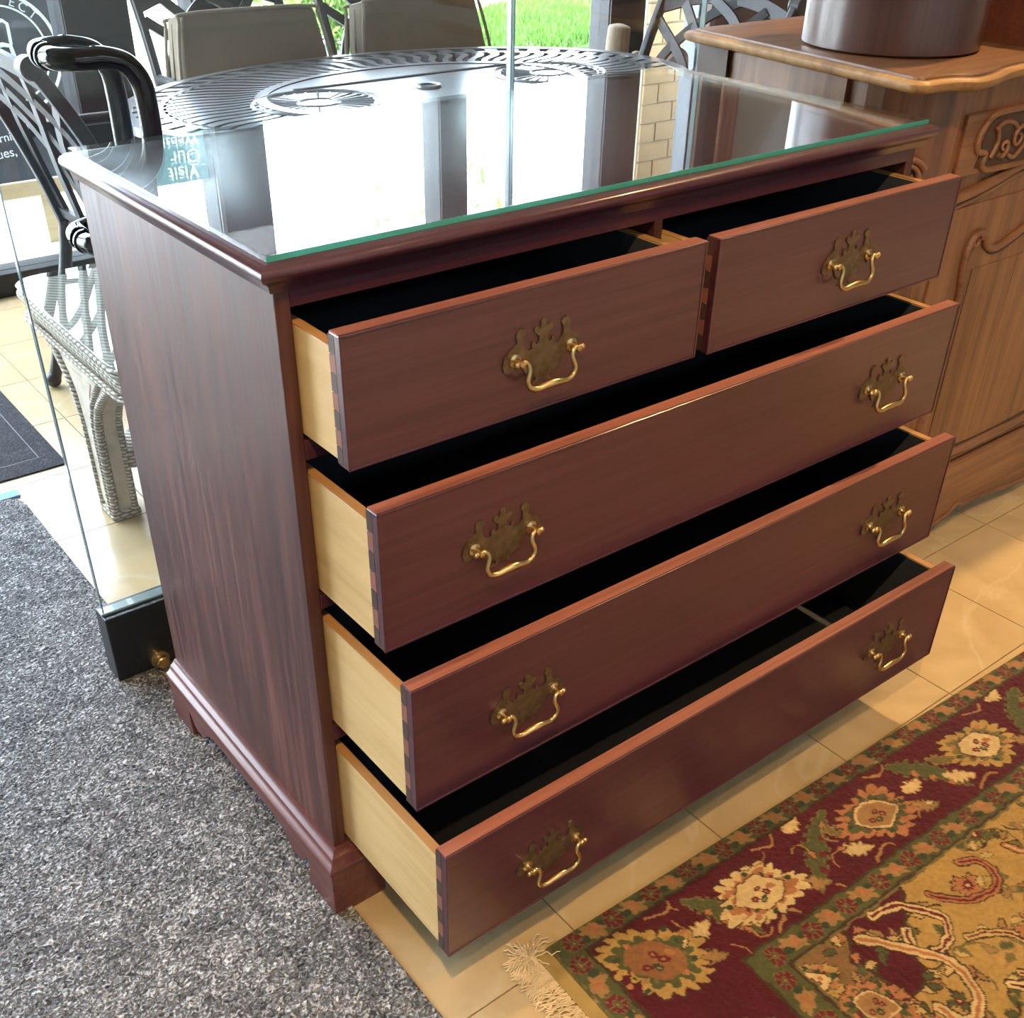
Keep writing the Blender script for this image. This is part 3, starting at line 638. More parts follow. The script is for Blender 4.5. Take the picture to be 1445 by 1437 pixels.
def ell(cu, cv, ru, rv, a=0, lobes=0, amp=0, ph=0):
    sv, su = win(cu, cv, max(ru, rv)*(1+amp*1.5)+.008)
    x, y = local(cu, cv, a, sv, su)
    if not x.size: return (sv, su, None)
    th = np.arctan2(y/rv, x/ru); q = np.sqrt((x/ru)**2+(y/rv)**2)
    wob = amp*.45*np.sin(3*th+cu*40)+amp*.35*np.sin(5*th+cv*60) if lobes > 9 else 0
    return (sv, su, q < 1+amp*np.abs(np.sin(lobes*th/2+ph)) - (amp*.5 if lobes else 0) + wob)
def lens(cu, cv, ru, rv, a=0):
    sv, su = win(cu, cv, max(ru, rv)+.008); x, y = local(cu, cv, a, sv, su)
    if not x.size: return (sv, su, None)
    return (sv, su, (np.abs(x) < ru) & (np.abs(y) < rv*(1-(x/ru)**2)))
def clip(m, cond):
    return (m[0], m[1], m[2] & cond[m[0], m[1]])
def stroke(pts, wd, c):
    P = np.array(smooth_path([(a, b, 0) for a, b in pts], 5))[:, :2]
    lo = P.min(0)-wd*2; hi = P.max(0)+wd*2
    iu = np.where((us > lo[0]) & (us < hi[0]))[0]; iv = np.where((vs_ > lo[1]) & (vs_ < hi[1]))[0]
    if not len(iu) or not len(iv): return
    su = slice(iu[0], iu[-1]+1); sv = slice(iv[0], iv[-1]+1); uu, vv = U[sv, su], V[sv, su]; d = np.full(uu.shape, 9.)
    for a, b in zip(P[:-1], P[1:]):
        ab = b-a; t = np.clip(((uu-a[0])*ab[0]+(vv-a[1])*ab[1])/(ab@ab+1e-12), 0, 1); d = np.minimum(d, np.hypot(uu-a[0]-t*ab[0], vv-a[1]-t*ab[1]))
    sub = col[sv, su]; sub[d < wd] = c
def leafshape(p0, p1, wd, c, edge, bend=.0, n=9):
    p0, p1 = np.array(p0), np.array(p1); d = p1-p0; L = np.hypot(*d); a = math.atan2(d[1], d[0]); cx_, cy_ = (p0+p1)/2
    sv, su = win(cx_, cy_, L/2+.03); x, y = local(cx_, cy_, a, sv, su)
    if not x.size: return
    y = y-bend*(1-(2*x/L)**2); t = np.clip(x/L+.5, 0, 1); prof = wd*np.sin(PI*np.clip(t, .02, .98)**.8)*(1+.22*np.sign(np.sin(t*n*2*PI)))
    inn = (np.abs(x) < L/2)
    paint((sv, su, inn & (np.abs(y) < prof+.0025)), edge); paint((sv, su, inn & (np.abs(y) < prof)), c)
def rosette(cu, cv, r=.0155, ctr=GREEN, petal=RED):
    sv, su = win(cu, cv, r+.008); x, y = local(cu, cv, 0, sv, su)
    if not x.size: return
    q = np.hypot(x, y); th = np.arctan2(y, x); P = lambda m, c: paint((sv, su, m), c)
    P(q < r*1.05, OLIVE); P((q < r) & (np.abs(np.sin(4*th)) > .32) & (q > r*.42), petal); P(q < r*.36, ctr); P(q < r*.14, PINK)
def palmette(cu, cv, k, a=0.0, s=1.0):
    o1, o2, o3 = [(GOLD, GREEN, TAN), (CREAM, PINK, CREAM), (PINK, GREEN, TAN), (GOLD, OLIVE, CREAM)][k % 4]
    paint(ell(cu, cv, .083*s, .056*s, a, 20, .24), DARK); paint(ell(cu, cv, .080*s, .053*s, a, 20, .24), o1)
    paint(ell(cu, cv, .062*s, .040*s, a, 14, .25), o2)
    for j in range(12):
        th = j*2*PI/12; paint(ell(cu+.066*s*math.cos(th+a), cv+.044*s*math.sin(th+a), .0055, .0045), [DGREEN, PINK, o1][j % 3])
    for j in range(16):
        th = j*2*PI/16+.2; paint(ell(cu+.048*s*math.cos(th+a), cv+.032*s*math.sin(th+a), .0040, .0030, th, 4, .5), [TAN, DGREEN, RED, OLIVE][j % 4])
    if k % 4 == 0:
        paint(ell(cu, cv, .047*s, .033*s, a), np.array((.26,.12,.05)))
    else:
        paint(lens(cu, cv, .056*s, .036*s, a), DARK); paint(lens(cu, cv, .053*s, .034*s, a), CREAM); paint(lens(cu, cv, .047*s, .029*s, a), o3)
    for du, dv, c in ((-.018,.004,RED),(.004,-.008,RED),(.012,.006,RED),(-.004,.012,DGREEN),(.026,0,PINK)):
        paint(ell(cu+du*s, cv+dv*s, .0075*s, .006*s, a, 6, .3), c); paint(ell(cu+du*s, cv+dv*s, .003*s, .0025*s, a), TAN)
d = np.minimum(U*.86+.0, V)          # distance bands, a little narrower along the short side
# field first: golden ground with scrolling vines, flowers and a maroon corner piece
random.seed(21)
CREAM2 = np.array((.52,.37,.15))
for k in range(330):
    cu, cv = .24+random.random()*1.5, .23+random.random()*.75; a = random.random()*6.28; sg_ = 1 if k % 2 else -1
    pts = [(cu, cv)]
    for j in range(6): a += random.uniform(.25, .7)*sg_; cu += .017*math.cos(a); cv += .017*math.sin(a); pts.append((cu, cv))
    stroke(pts, .0019, (OLIVE, TAN, OLIVE, DARK)[k % 4])
    for q in (1, 3, 4):
        b_ = a+random.uniform(-1.2, 1.2); leafshape(pts[q], (pts[q][0]+.022*math.cos(b_), pts[q][1]+.022*math.sin(b_)), .0048, (GREEN, OLIVE, CREAM2, TAN)[(k+q) % 4], DARK if k % 3 == 0 else OLIVE, .002, 4)
    if k % 2 == 0:
        cu, cv = pts[-1]; rr = random.choice([.007, .010, .013, .018]); c1, c2 = random.choice([(PINK, RED), (TAN, PINK), (GREEN, RED), (PINK, GREEN), (CREAM2, RED)])
        paint(ell(cu, cv, rr*1.18, rr*1.05, a, 12, .45), DARK); paint(ell(cu, cv, rr, rr*.88, a, 12, .45), c1); paint(ell(cu, cv, rr*.55, rr*.45, a, 8, .3), c2); paint(ell(cu, cv, rr*.2, rr*.2), CREAM)
def scroll(pts, w1, c1, w2, c2):
    w1 *= .62; w2 *= .55
    stroke(pts, w1+.0025, DARK); stroke(pts, w1, c1); stroke(pts, w2, c2)
# corner piece of the field
quad = (U > .2) & (V > .2)
paint(clip(ell(.23, .25, .19, .22, .2, 10, .35), quad), DARK); paint(clip(ell(.23, .25, .185, .215, .2, 10, .35), quad), MAROON)
paint(clip(ell(.235, .25, .115, .135, .2, 8, .3), quad), DARK); paint(clip(ell(.235, .25, .11, .13, .2, 8, .3), quad), np.array((.21,.12,.05)))
for k in range(60):
    a = random.random()*1.6; r_ = .05+random.random()*.15; cu, cv = .235+r_*math.cos(a), .24+r_*math.sin(a); b_ = random.random()*6.28
    leafshape((cu, cv), (cu+.022*math.cos(b_), cv+.022*math.sin(b_)), .005, (GREEN, TAN, PINK, CREAM2)[k % 4], DARK, .002, 4)
palmette(.305, .335, 2, .8, .62); palmette(.262, .262, 3, .3, .5)
for x_, y_, pts, w1, c1, w2, c2 in ((0,0,[(.42,.235),(.47,.25),(.50,.30),(.46,.33),(.42,.31),(.44,.28)], .010, CREAM, .004, RED), (0,0,[(.37,.25),(.405,.29),(.445,.35),(.425,.41),(.38,.42),(.37,.385)], .012, CREAM, .005, PINK),
    (0,0,[(.52,.26),(.56,.30),(.62,.31),(.64,.27),(.61,.25)], .010, PINK, .004, RED), (0,0,[(.70,.27),(.74,.33),(.80,.35),(.84,.31),(.81,.28)], .009, PINK, .003, CREAM), (0,0,[(.48,.42),(.52,.47),(.50,.54),(.44,.55)], .012, CREAM, .004, MAROON),
    (0,0,[(.92,.30),(.98,.33),(1.04,.30),(1.02,.26)], .009, CREAM, .003, RED), (0,0,[(.50,.34),(.545,.36),(.57,.41),(.54,.44),(.51,.42)], .009, CREAM2, .003, RED), (0,0,[(.60,.46),(.66,.50),(.72,.48)], .010, PINK, .004, RED), (0,0,[(1.06,.42),(1.12,.45),(1.16,.41)], .009, CREAM, .003, PINK)):
    scroll(pts, w1, c1, w2, c2)
for cu, cv, r_ in ((.60,.39,.024),(.70,.43,.030),(.86,.41,.026),(.98,.40,.026),(.76,.295,.018),(1.10,.35,.026),(.66,.345,.016),(.92,.36,.015),(.55,.50,.022)):
    paint(ell(cu, cv, r_*1.2, r_*1.05, .4, 14, .45), DARK); paint(ell(cu, cv, r_*1.08, r_*.94, .4, 14, .45), PINK); paint(ell(cu, cv, r_*.75, r_*.65, .4, 10, .4), TAN); paint(ell(cu, cv, r_*.5, r_*.45, .4, 8, .4), RED if r_ < .029 else GOLD); paint(ell(cu, cv, r_*.2, r_*.2), GREEN)
# bands
B = [.0375, .180, .222]
b3 = d < B[2]; paint(b3, GREEN); b2 = d < B[1]; paint(b2, MAROON); b1 = d < B[0]; paint(b1, GREEN)
save_field = None
band = (d >= B[0]) & (d < B[1]); keep = col.copy()
# main band motifs along the long side and the short side
MID = (B[0]+B[1])/2
for k, (p0, p1) in enumerate((((.15+.06, .055), (.268, .168)), ((.525, .055), (.395, .168)), ((.685, .050), (.775, .165)), ((1.06, .055), (.95, .168)), ((1.22, .055), (1.33, .165)))):
    leafshape(p0, p1, .0165, GREEN, OLIVE, .012 if k % 2 else -.012)
    for t in (.35, .55, .75):
        q = np.array(p0)*(1-t)+np.array(p1)*t; paint(ell(q[0], q[1], .0055, .0055, 0, 5, .5), [PINK, RED][k % 2])
    q = (np.array(p0)+np.array(p1))/2
    s = 1 if p1[0] > p0[0] else -1
    leafshape((q[0]-.02*s-.045, q[1]-.03+.03*s), (q[0]-.02*s+.0, q[1]-.045+.035*s), .011, CREAM, TAN, .004, 5)
    leafshape((q[0]+.02, q[1]+.012), (q[0]+.072, q[1]+.040), .011, CREAM, TAN, .004, 5)
    leafshape((q[0]+.03, q[1]-.03), (q[0]+.075, q[1]+.0), .009, OLIVE, TAN, .004, 5)
    leafshape((q[0]-.08, q[1]+.02), (q[0]-.035, q[1]+.048), .009, TAN, OLIVE, .004, 5)
    stroke([(q[0]-.09, MID-.062), (q[0]-.06, MID-.052), (q[0]-.045, MID-.066)], .0022, TAN); stroke([(q[0]+.05, MID+.066), (q[0]+.085, MID+.05), (q[0]+.10, MID+.062)], .0022, TAN)
palmette(.112, .108, 0, .75, .95)
for k, pu in enumerate((.318, .588, .868, 1.14, 1.41, 1.68)):
    palmette(pu, MID+.002, k+1, .12, .86)
for k, pv in enumerate((.36, .62, .88)):
    palmette(.118, pv, k+1, 1.5, .95); leafshape((.06, pv-.15), (.18, pv-.09), .015, GREEN, OLIVE, .01)
random.seed(33)
for k in range(90):
    cu, cv = .06+random.random()*1.4, B[0]+.012+random.random()*(B[1]-B[0]-.024); a = random.random()*6.28
    m_ = win(cu, cv, .004); cc = col[m_[0], m_[1]].reshape(-1, 3)
    if not len(cc) or np.abs(cc-MAROON).max() > .01: continue
    pts = [(cu, cv)]
    for j in range(4): a += random.uniform(.2, .8); pts.append((pts[-1][0]+.010*math.cos(a), pts[-1][1]+.010*math.sin(a)))
    stroke(pts, .0014, TAN); leafshape(pts[-1], (pts[-1][0]+.018*math.cos(a), pts[-1][1]+.018*math.sin(a)), .0045, (CREAM, OLIVE, TAN, PINK)[k % 4], DARK, .001, 4)
# motifs of band stay inside the band
out_ = (d < B[0]) | (d >= B[1]); col[out_] = keep[out_]
# guard stripes: rosettes and blossoms
keep = col.copy()
for c0, lab in ((.0190, 0), ((B[1]+B[2])/2, 1)):
    k = 0; u = c0/.86 + (.012 if lab == 0 else .02)
    while u < RU:
        if k % 2 == 0: rosette(u, c0, .0150)
        else:
            paint(ell(u, c0, .020, .011, .5, 6, .4), TAN); paint(ell(u+.004, c0-.002, .008, .006, .2, 5, .4), PINK); paint(ell(u-.016, c0+.005, .008, .006), DGREEN); paint(ell(u+.018, c0-.004, .007, .006), DGREEN)
        u += .0375; k += 1
    v = c0+.035; k = 0; uc = c0/.86
    while v < RV:
        if k % 2 == 0: rosette(uc, v, .0150)
        else:
            paint(ell(uc, v, .012, .019, .5, 6, .4), TAN); paint(ell(uc, v, .006, .008, .2, 5, .4), PINK); paint(ell(uc+.005, v-.017, .007, .007), DGREEN)
        v += .0375; k += 1
g1 = (d < B[0]-.002); g2 = (d > B[1]+.002) & (d < B[2]-.002); nk = ~(g1 | g2); col[nk] = keep[nk]
for bb in B: paint(np.abs(d-bb) < .0022, DARK)
paint(np.abs(d-B[2]-.004) < .002, OLIVE)
paint(d < .004, OLIVE); paint((U < .0), GOLD)
n_ = (vnoise(Uo, Vo, .004, 5)-.5)*.28+(vnoise(Uo, Vo, .03, 6)-.5)*.22+(vnoise(Uo, Vo*4, .008, 8)-.5)*.10
col = np.clip(col*(1+n_[..., None])*.84, 0, 1)
nV, nU = Uo.shape
zz = .009+(vnoise(Uo, Vo, .005, 9)-.5)*.0012; ed = np.minimum(np.minimum(Uo, Vo), np.minimum(RU-Uo, RV-Vo)); zz = np.where(ed < .004, .009*(ed/.004)**.5, zz)
verts = np.stack([Uo, -Vo, zz], -1).reshape(-1, 3)
idx = np.arange(nU*nV).reshape(nV, nU); quads = np.stack([idx[:-1, :-1], idx[1:, :-1], idx[1:, 1:], idx[:-1, 1:]], -1).reshape(-1, 4)
me = bpy.data.meshes.new('pile'); me.vertices.add(len(verts)); me.vertices.foreach_set('co', verts.astype(np.float32).ravel())
me.loops.add(quads.size); me.loops.foreach_set('vertex_index', quads.astype(np.int32).ravel()); me.polygons.add(len(quads)); me.polygons.foreach_set('loop_start', np.arange(0, quads.size, 4, dtype=np.int32)); me.update(calc_edges=True)
ca_ = me.color_attributes.new('col', 'FLOAT_COLOR', 'POINT'); rgba = np.ones((len(verts), 4), np.float32); rgba[:, :3] = col.reshape(-1, 3); ca_.data.foreach_set('color', rgba.ravel())
me.materials.append(M['rug'])
rug = thing('patterned_rug', 'oriental rug with gold floral field and maroon palmette border', 'rug', (rx0, ry0, .0004), ang)
inst('pile', me, rug)
MB().box(-.020, .001, -RV+.004, -.006, 0, .005).build('selvage', plain('rug_selvage', (.34, .24, .08), rough=.95, bump=.5, bscale=500), rug)
random.seed(5); fm = MB()
for k in range(1500):
    v = -random.uniform(.012, RV-.01) if k > 120 else -random.uniform(.008, .05); L = random.uniform(.028, .055); a = PI+random.uniform(-.55, .35)
    z0 = .003; pts = [(-.018, v, z0)]; x, y = -.018, v
    for j in range(5): a += random.uniform(-.3, .3); x += L/5*math.cos(a); y += L/5*math.sin(a); pts.append((x, y, .002+.006*math.sin(PI*(j+1)/6)*random.random()+random.random()*.003))
    fm.tube(pts, .0010, 3)
tag(raw(fm, 'fringe', M['fringe']), kind='stuff').parent = rug
tf = MB()
for k in range(60):
    a = random.uniform(1.9, 4.4); L = random.uniform(.02, .045); x, y = -.026, -.002; pts = [(x, y, .004)]
    if k % 5 == 0: a = random.uniform(-.4, 1.2)
    for j in range(6): a += random.uniform(-.5, .45); x += L/6*math.cos(a); y += L/6*math.sin(a); pts.append((x, y, .004+.012*math.sin(PI*(j+1)/7)*random.random()))
    tf.tube(pts, .0009, 3)
tf.sphere((-.026, -.008, .006), .006, 10, 6, (1, 1.7, .8))
tag(raw(tf, 'corner_tassel', M['fringe']), kind='stuff').parent = rug

# ------------------------------------------------------------------ carved sideboard
sb = thing('carved_sideboard', 'carved brown walnut sideboard with moulded top beside the chest', 'sideboard', (0, 0, 0))
XR = 2.75
def top_outline():
    L = [(1.18,.60),(1.172,.52),(1.134,.285),(1.098,.075)]
    c = smooth_path([(1.098,.075,0),(1.094,.045,0),(1.108,.024,0),(1.140,.022,0),(1.170,.016,0),(1.205,-.003,0),(1.26,.002,0),(1.33,.020,0),(1.42,.024,0),(1.56,.010,0),(1.80,-.006,0),(2.1,.004,0)], 4)
    out = L[:-1]+[(p[0], p[1]) for p in c]; out += [(XR,.02),(XR,.60)]
    return out
def offset(poly, o):
    n = len(poly); res = []
    area = sum(poly[i-1][0]*poly[i][1]-poly[i][0]*poly[i-1][1] for i in range(n)); s = 1 if area > 0 else -1
    for i in range(n):
        a, b_, c = (np.array(poly[(i+k) % n]) for k in (-1, 0, 1)); d1 = (b_-a)/np.linalg.norm(b_-a); d2 = (c-b_)/np.linalg.norm(c-b_)
        n1 = np.array((-d1[1], d1[0]))*s; n2 = np.array((-d2[1], d2[0]))*s; v = (n1+n2); v /= max(np.linalg.norm(v), .3); k = 1/max(v@n1, .6)
        res.append(tuple(b_+v*o*k))
    return res
CAM = np.array((-.4683, -.9671, 1.2966))
TO = [(-.4683+(x+.4683)*1.0224, -.9671+(y+.9671)*1.0224) for x, y in top_outline()]
MB().rings([[(p[0], p[1], z) for p in offset(TO, o)] for o, z in ((.0115,.9940),(.0115,.9955),(.014,.9955),(.0155,.9985),(.02,1.0))]).build('top', M['sb_y'], sb, smooth=40)
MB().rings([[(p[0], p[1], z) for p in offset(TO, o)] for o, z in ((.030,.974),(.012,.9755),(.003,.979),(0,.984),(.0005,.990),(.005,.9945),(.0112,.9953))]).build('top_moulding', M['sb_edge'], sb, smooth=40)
body = [(1.215,.585),(1.165,.20),(1.158,.165),(1.163,.135),(1.180,.098),(1.205,.070),(1.232,.051),(1.250,.046),(XR-.03,.046),(XR-.03,.585)]
MB().prism(body, 'z', .175, .984).build('body', M['sb_z'], sb)
# left side framing
def side_x(y): return 1.165+(1.215-1.165)*(y-.20)/.385
for ya, yb in ((.50,.582),(.205,.26)):
    MB().add([(side_x(ya)-.009, ya, .175),(side_x(yb)-.009, yb, .175),(side_x(yb)+.01, yb, .175),(side_x(ya)+.01, ya, .175)]+[(side_x(ya)-.009, ya, .984),(side_x(yb)-.009, yb, .984),(side_x(yb)+.01, yb, .984),(side_x(ya)+.01, ya, .984)], [(3,2,1,0),(4,5,6,7),(0,1,5,4),(1,2,6,5),(2,3,7,6),(3,0,4,7)]).build('side_stile', M['sb_dark'] if ya > .4 else M['sb_z'], sb)
FY = .046
def ridge(pts, r, name, mat, par, yo=0, flat=1): return MB().tube(smooth_path([(x, FY+yo, z) for x, z in pts], 5), r, 8).build(name, mat, par, smooth=60)
# frieze drawer with carved panel
dr = MB().box(1.262, 1.86, FY-.008, FY+.004, .838, .936).build('drawer', M['sb_x'], sb, bevel=.002)
MB().prism([(1.312,.848),(1.322,.870),(1.318,.890),(1.335,.918),(1.36,.927),(1.79,.928),(1.82,.905),(1.80,.85),(1.7,.842),(1.36,.842)], 'y', FY-.0095, FY-.007).build('carved_ground', M['sb_dark'], dr)
loop = [(1.300,.891),(1.306,.908),(1.322,.922),(1.345,.931),(1.44,.932),(1.6,.934),(1.78,.934),(1.825,.915),(1.83,.885),(1.80,.845),(1.6,.838),(1.484,.838),(1.40,.839),(1.345,.842),(1.330,.852),(1.334,.868),(1.322,.872),(1.308,.876)]
MB().tube(smooth_path([(x, FY-.010, z) for x, z in loop], 4, True), .0055, 8, closed=True).build('carved_border', M['sb_x'], dr, smooth=60)
def spiral(cx_, cz_, r0, turns, a0, r, n=26, s=1): return [(cx_+r0*(1-.8*i/n)*math.cos(a0+s*turns*2*PI*i/n), FY-.012, cz_+r0*(1-.8*i/n)*math.sin(a0+s*turns*2*PI*i/n)) for i in range(n+1)]
for cx_, cz_, r0, a0, s in ((1.425,.884,.020,.5,1),(1.478,.893,.022,2.5,-1),(1.385,.873,.015,4.0,1),(1.54,.885,.026,1.2,1),(1.60,.885,.026,1.9,-1),(1.68,.89,.022,.5,1),(1.74,.885,.02,2.5,-1)):
    pt = spiral(cx_, cz_, r0, 1.2, a0, 1, s=s); MB().tube(pt, [.0045-.0028*i/len(pt) for i in range(len(pt))], 8).build('carved_scroll', M['sb_x'], dr, smooth=60)
for pts in ([(1.345,.905),(1.37,.915),(1.40,.91),(1.415,.90)], [(1.350,.86),(1.362,.885),(1.352,.91)], [(1.40,.86),(1.425,.852),(1.45,.87)]):
    MB().tube(smooth_path([(x, FY-.011, z) for x, z in pts], 5), .004, 7).build('carved_leaf', M['sb_x'], dr, smooth=60)
# moulding below the drawer
midp = [(1.20,.790),(1.25,.799),(1.324,.806),(1.40,.818),(1.486,.834),(1.60,.836),(1.75,.834),(1.9,.815),(2.1,.806),(2.7,.806)]
ridge(midp, .010, 'waist_moulding', M['sb_x'], sb, -.004); ridge([(x, z-.017) for x, z in midp], .005, 'waist_moulding', M['sb_x'], sb, -.002)
# doors
def panel_path(xa, xb):
    Lh = [(xa+.112, .275), (xa+.106, .45), (xa+.104, .60), (xa+.094, .66), (xa+.092, .695), (xa+.104, .722), (xa+.124, .728), (xa+.142, .718), (xa+.150, .704), (xa+.165, .694), (xa+.19, .690), (xa+.225, .697), (xa+.28, .715)]
    mid = (xa+xb)/2
    return Lh + [(mid, .735)] + [(2*mid-x, z) for x, z in reversed(Lh)]
for xa, xb in ((1.268, 1.985), (1.995, 2.70)):
    dd = MB().box(xa, xb, FY-.004, FY+.003, .268, .782).build('door', M['sb_z'], sb, bevel=.002)
    pp = panel_path(xa, xb)
    MB().tube(smooth_path([(x, FY-.006, z) for x, z in pp], 5, True), .0075, 8, closed=True).build('panel_moulding', M['sb_x'], dd, smooth=60)
    mid = (xa+xb)/2; ins = [(mid+(x-mid)*.955, .50+(z-.50)*.95) for x, z in pp]
    MB().tube(smooth_path([(x, FY-.0045, z) for x, z in ins], 5, True), .004, 6, closed=True).build('panel_moulding', M['sb_dark'], dd, smooth=60)
    q = pp[6]; MB().tube([(q[0]-.012+.016*math.cos(a)*(1-a/9), FY-.010, q[1]-.012+.016*math.sin(a)*(1-a/9)) for a in np.linspace(0, 7, 20)], .004, 7).build('carved_scroll', M['sb_x'], dd, smooth=60)
    for k in range(3):
        xs = xa+.13+k*(xb-xa-.26)/3
        MB().box(xs, xs+(xb-xa-.26)/3-.0015, FY-.0055, FY-.003, .29, .66).build('panel_board', M['sb_z'], dd)
ridge([(1.23,.262),(2.7,.262)], .008, 'base_moulding', M['sb_x'], sb, -.004); ridge([(1.23,.243),(2.7,.243)], .005, 'base_moulding', M['sb_x'], sb, -.003); ridge([(1.23,.226),(2.7,.226)], .006, 'base_moulding', M['sb_x'], sb, -.006)
MB().box(1.235, 2.70, FY-.010, FY+.01, .172, .224).build('base_rail', M['sb_x'], sb, bevel=.002)
# scalloped apron
sc_ = [(1.25,.06),(1.30,.075),(1.38,.085),(1.45,.083),(1.52,.082),(1.56,.090),(1.575,.102),(1.59,.100),(1.60,.094),(1.66,.093),(1.72,.087),(1.80,.075),(1.88,.075),(1.96,.095),(2.02,.10),(2.2,.085),(2.45,.08),(2.6,.08),(2.70,.06)]
MB().prism([(1.235,.174)]+sc_+[(2.715,.174)], 'y', FY-.008, FY+.012).build('apron', M['sb_x'], sb)
ridge([(x, z+.006) for x, z in sc_], .005, 'apron_bead', M['sb_x'], sb, -.009)
MB().prism([(.16,.174),(.16,.07),(.26,.10),(.40,.09),(.56,.07),(.56,.174)], 'x', 1.175, 1.195).build('apron', M['sb_x'], sb)
# canted corner: volute and reeds
nrm = Vector((-.62, -.78, 0)).normalized(); tg = Vector((.78, -.62, 0)).normalized(); c0 = Vector((1.188, .084, 0))
pts = [c0+nrm*.008+tg*(.030*(1-.75*i/30)*math.cos(.4+i*.42))+Vector((0, 0, .846+.028*(1-.75*i/30)*math.sin(.4+i*.42))) for i in range(31)]
MB().tube(pts, [.007-.004*i/31 for i in range(31)], 8).build('volute', M['sb_z'], sb, smooth=60)
MB().lathe([(.001,-.004),(.02,-.004),(.02,.004),(.001,.004)], (0,0,0), 20, 'y').build('volute_ground', M['sb_dark'], sb).matrix_local = Matrix.Translation(c0+nrm*.0+Vector((0,0,.842))) @ Matrix.Rotation(math.atan2(tg.y, tg.x), 4, 'Z')
for k in (-1, 0, 1):
    q = c0+tg*k*.022+nrm*(.004 if k == 0 else .002); MB().tube([(q.x, q.y, .27), (q.x, q.y, .79)], .008, 8).build('reed', M['sb_z'] if k else M['sb_dark'], sb, smooth=60)

# the carcass stands a little further back and deeper than first laid out
def shift(o, k=1.0346):
    if o.type == 'MESH' and o.name.split('.')[0] not in ('top', 'top_moulding'):
        mw = o.matrix_local
        for v in o.data.vertices:
            p = np.array(mw @ v.co); q = CAM+(p-CAM)*k; v.co = mw.inverted() @ Vector(q)
    for c_ in o.children: shift(c_, k)
shift(sb)
for fx, fy in ((1.275,.150),(1.31,.60),(2.76,.150),(2.76,.60)):
    MB().tube(smooth_path([(fx, fy, .15), (fx-.012, fy-.012, .10), (fx-.004, fy-.004, .045), (fx-.014, fy-.014, .012), (fx-.016, fy-.016, 0)], 4), [.040,.041,.042,.042,.040,.036,.031,.027,.024,.023,.024,.026,.028,.029,.030,.030,.030], 12).build('foot', M['sb_x'], sb, smooth=60)
# boxes on the sideboard
hb = thing('round_box', 'dark reddish brown round bentwood box standing on the sideboard', 'box', (1.369, .285, 1.0003))
R_ = .151
MB().lathe([(.001,0),(R_-.006,0),(R_,.004),(R_,.225),(R_-.004,.228),(R_-.004,.226),(.001,.226)], n=64).build('body', M['hatbox'], hb, smooth=True)
MB().lathe([(R_+.004,.19),(R_+.006,.193),(R_+.006,.25),(R_,.255),(.001,.258)], n=64).build('lid', M['hatbox'], hb, smooth=True)
rb = thing('wooden_tray_box', 'small red brown wooden box behind the round box', 'box', (1.715, .245, 1.0003), .05)
bx_ = MB(); 
for a in ((-.165,.165,-.12,.12,0,.008),(-.165,.165,-.12,-.11,.008,.10),(-.165,.165,.11,.12,.008,.10),(-.165,-.155,-.11,.11,.008,.10),(.155,.165,-.11,.11,.008,.10)): bx_.box(*a)
bx_.build('body', M['redbox'], rb)
MB().box(-.170,.170,-.125,.125,.10,.112).build('lid', M['redbox'], rb, bevel=.003)
MB().tube([(-.03,-.127,.05),(-.02,-.134,.04),(.02,-.134,.04),(.03,-.127,.05)], .003, 8).build('handle', M['brass'], rb)

# ------------------------------------------------------------------ wicker table with glass top
wt = thing('wicker_table', 'whitewashed wicker trestle table with a glass top beyond the glass door', 'table', (.122, .93, 0))
WX, WY, WZ = .72, .63, .475
ol = rounded_rect(0, WX, 0, WY, .06)
def ringz(o, z): return [(p[0], p[1], z) for p in offset(ol, o)]
MB().rings([ringz(.004, WZ-.008), ringz(.0, WZ-.006), ringz(0, WZ-.001), ringz(.002, WZ)]).build('glass_sheet', M['glass'], wt)
MB().rings([ringz(.03, WZ-.016), ringz(.014, WZ-.016), ringz(.012, WZ-.0085), ringz(.03, WZ-.0085)]).build('frame', M['wicker'], wt)
MB().rings([ringz(.016, WZ-.0125), ringz(.008, WZ-.03), ringz(.010, WZ-.05), ringz(.020, WZ-.075), ringz(.034, WZ-.075), ringz(.032, WZ-.0125)]).build('apron', M['wicker'], wt, smooth=True)
for zc, rr in ((WZ-.018, .010), (WZ-.072, .007)):
    MB().tube([(p[0], p[1], zc+.0012*(-1)**i) for i, p in enumerate(offset(ol, .008))], rr, 8, closed=True).build('braid', M['wicker'], wt, smooth=60)
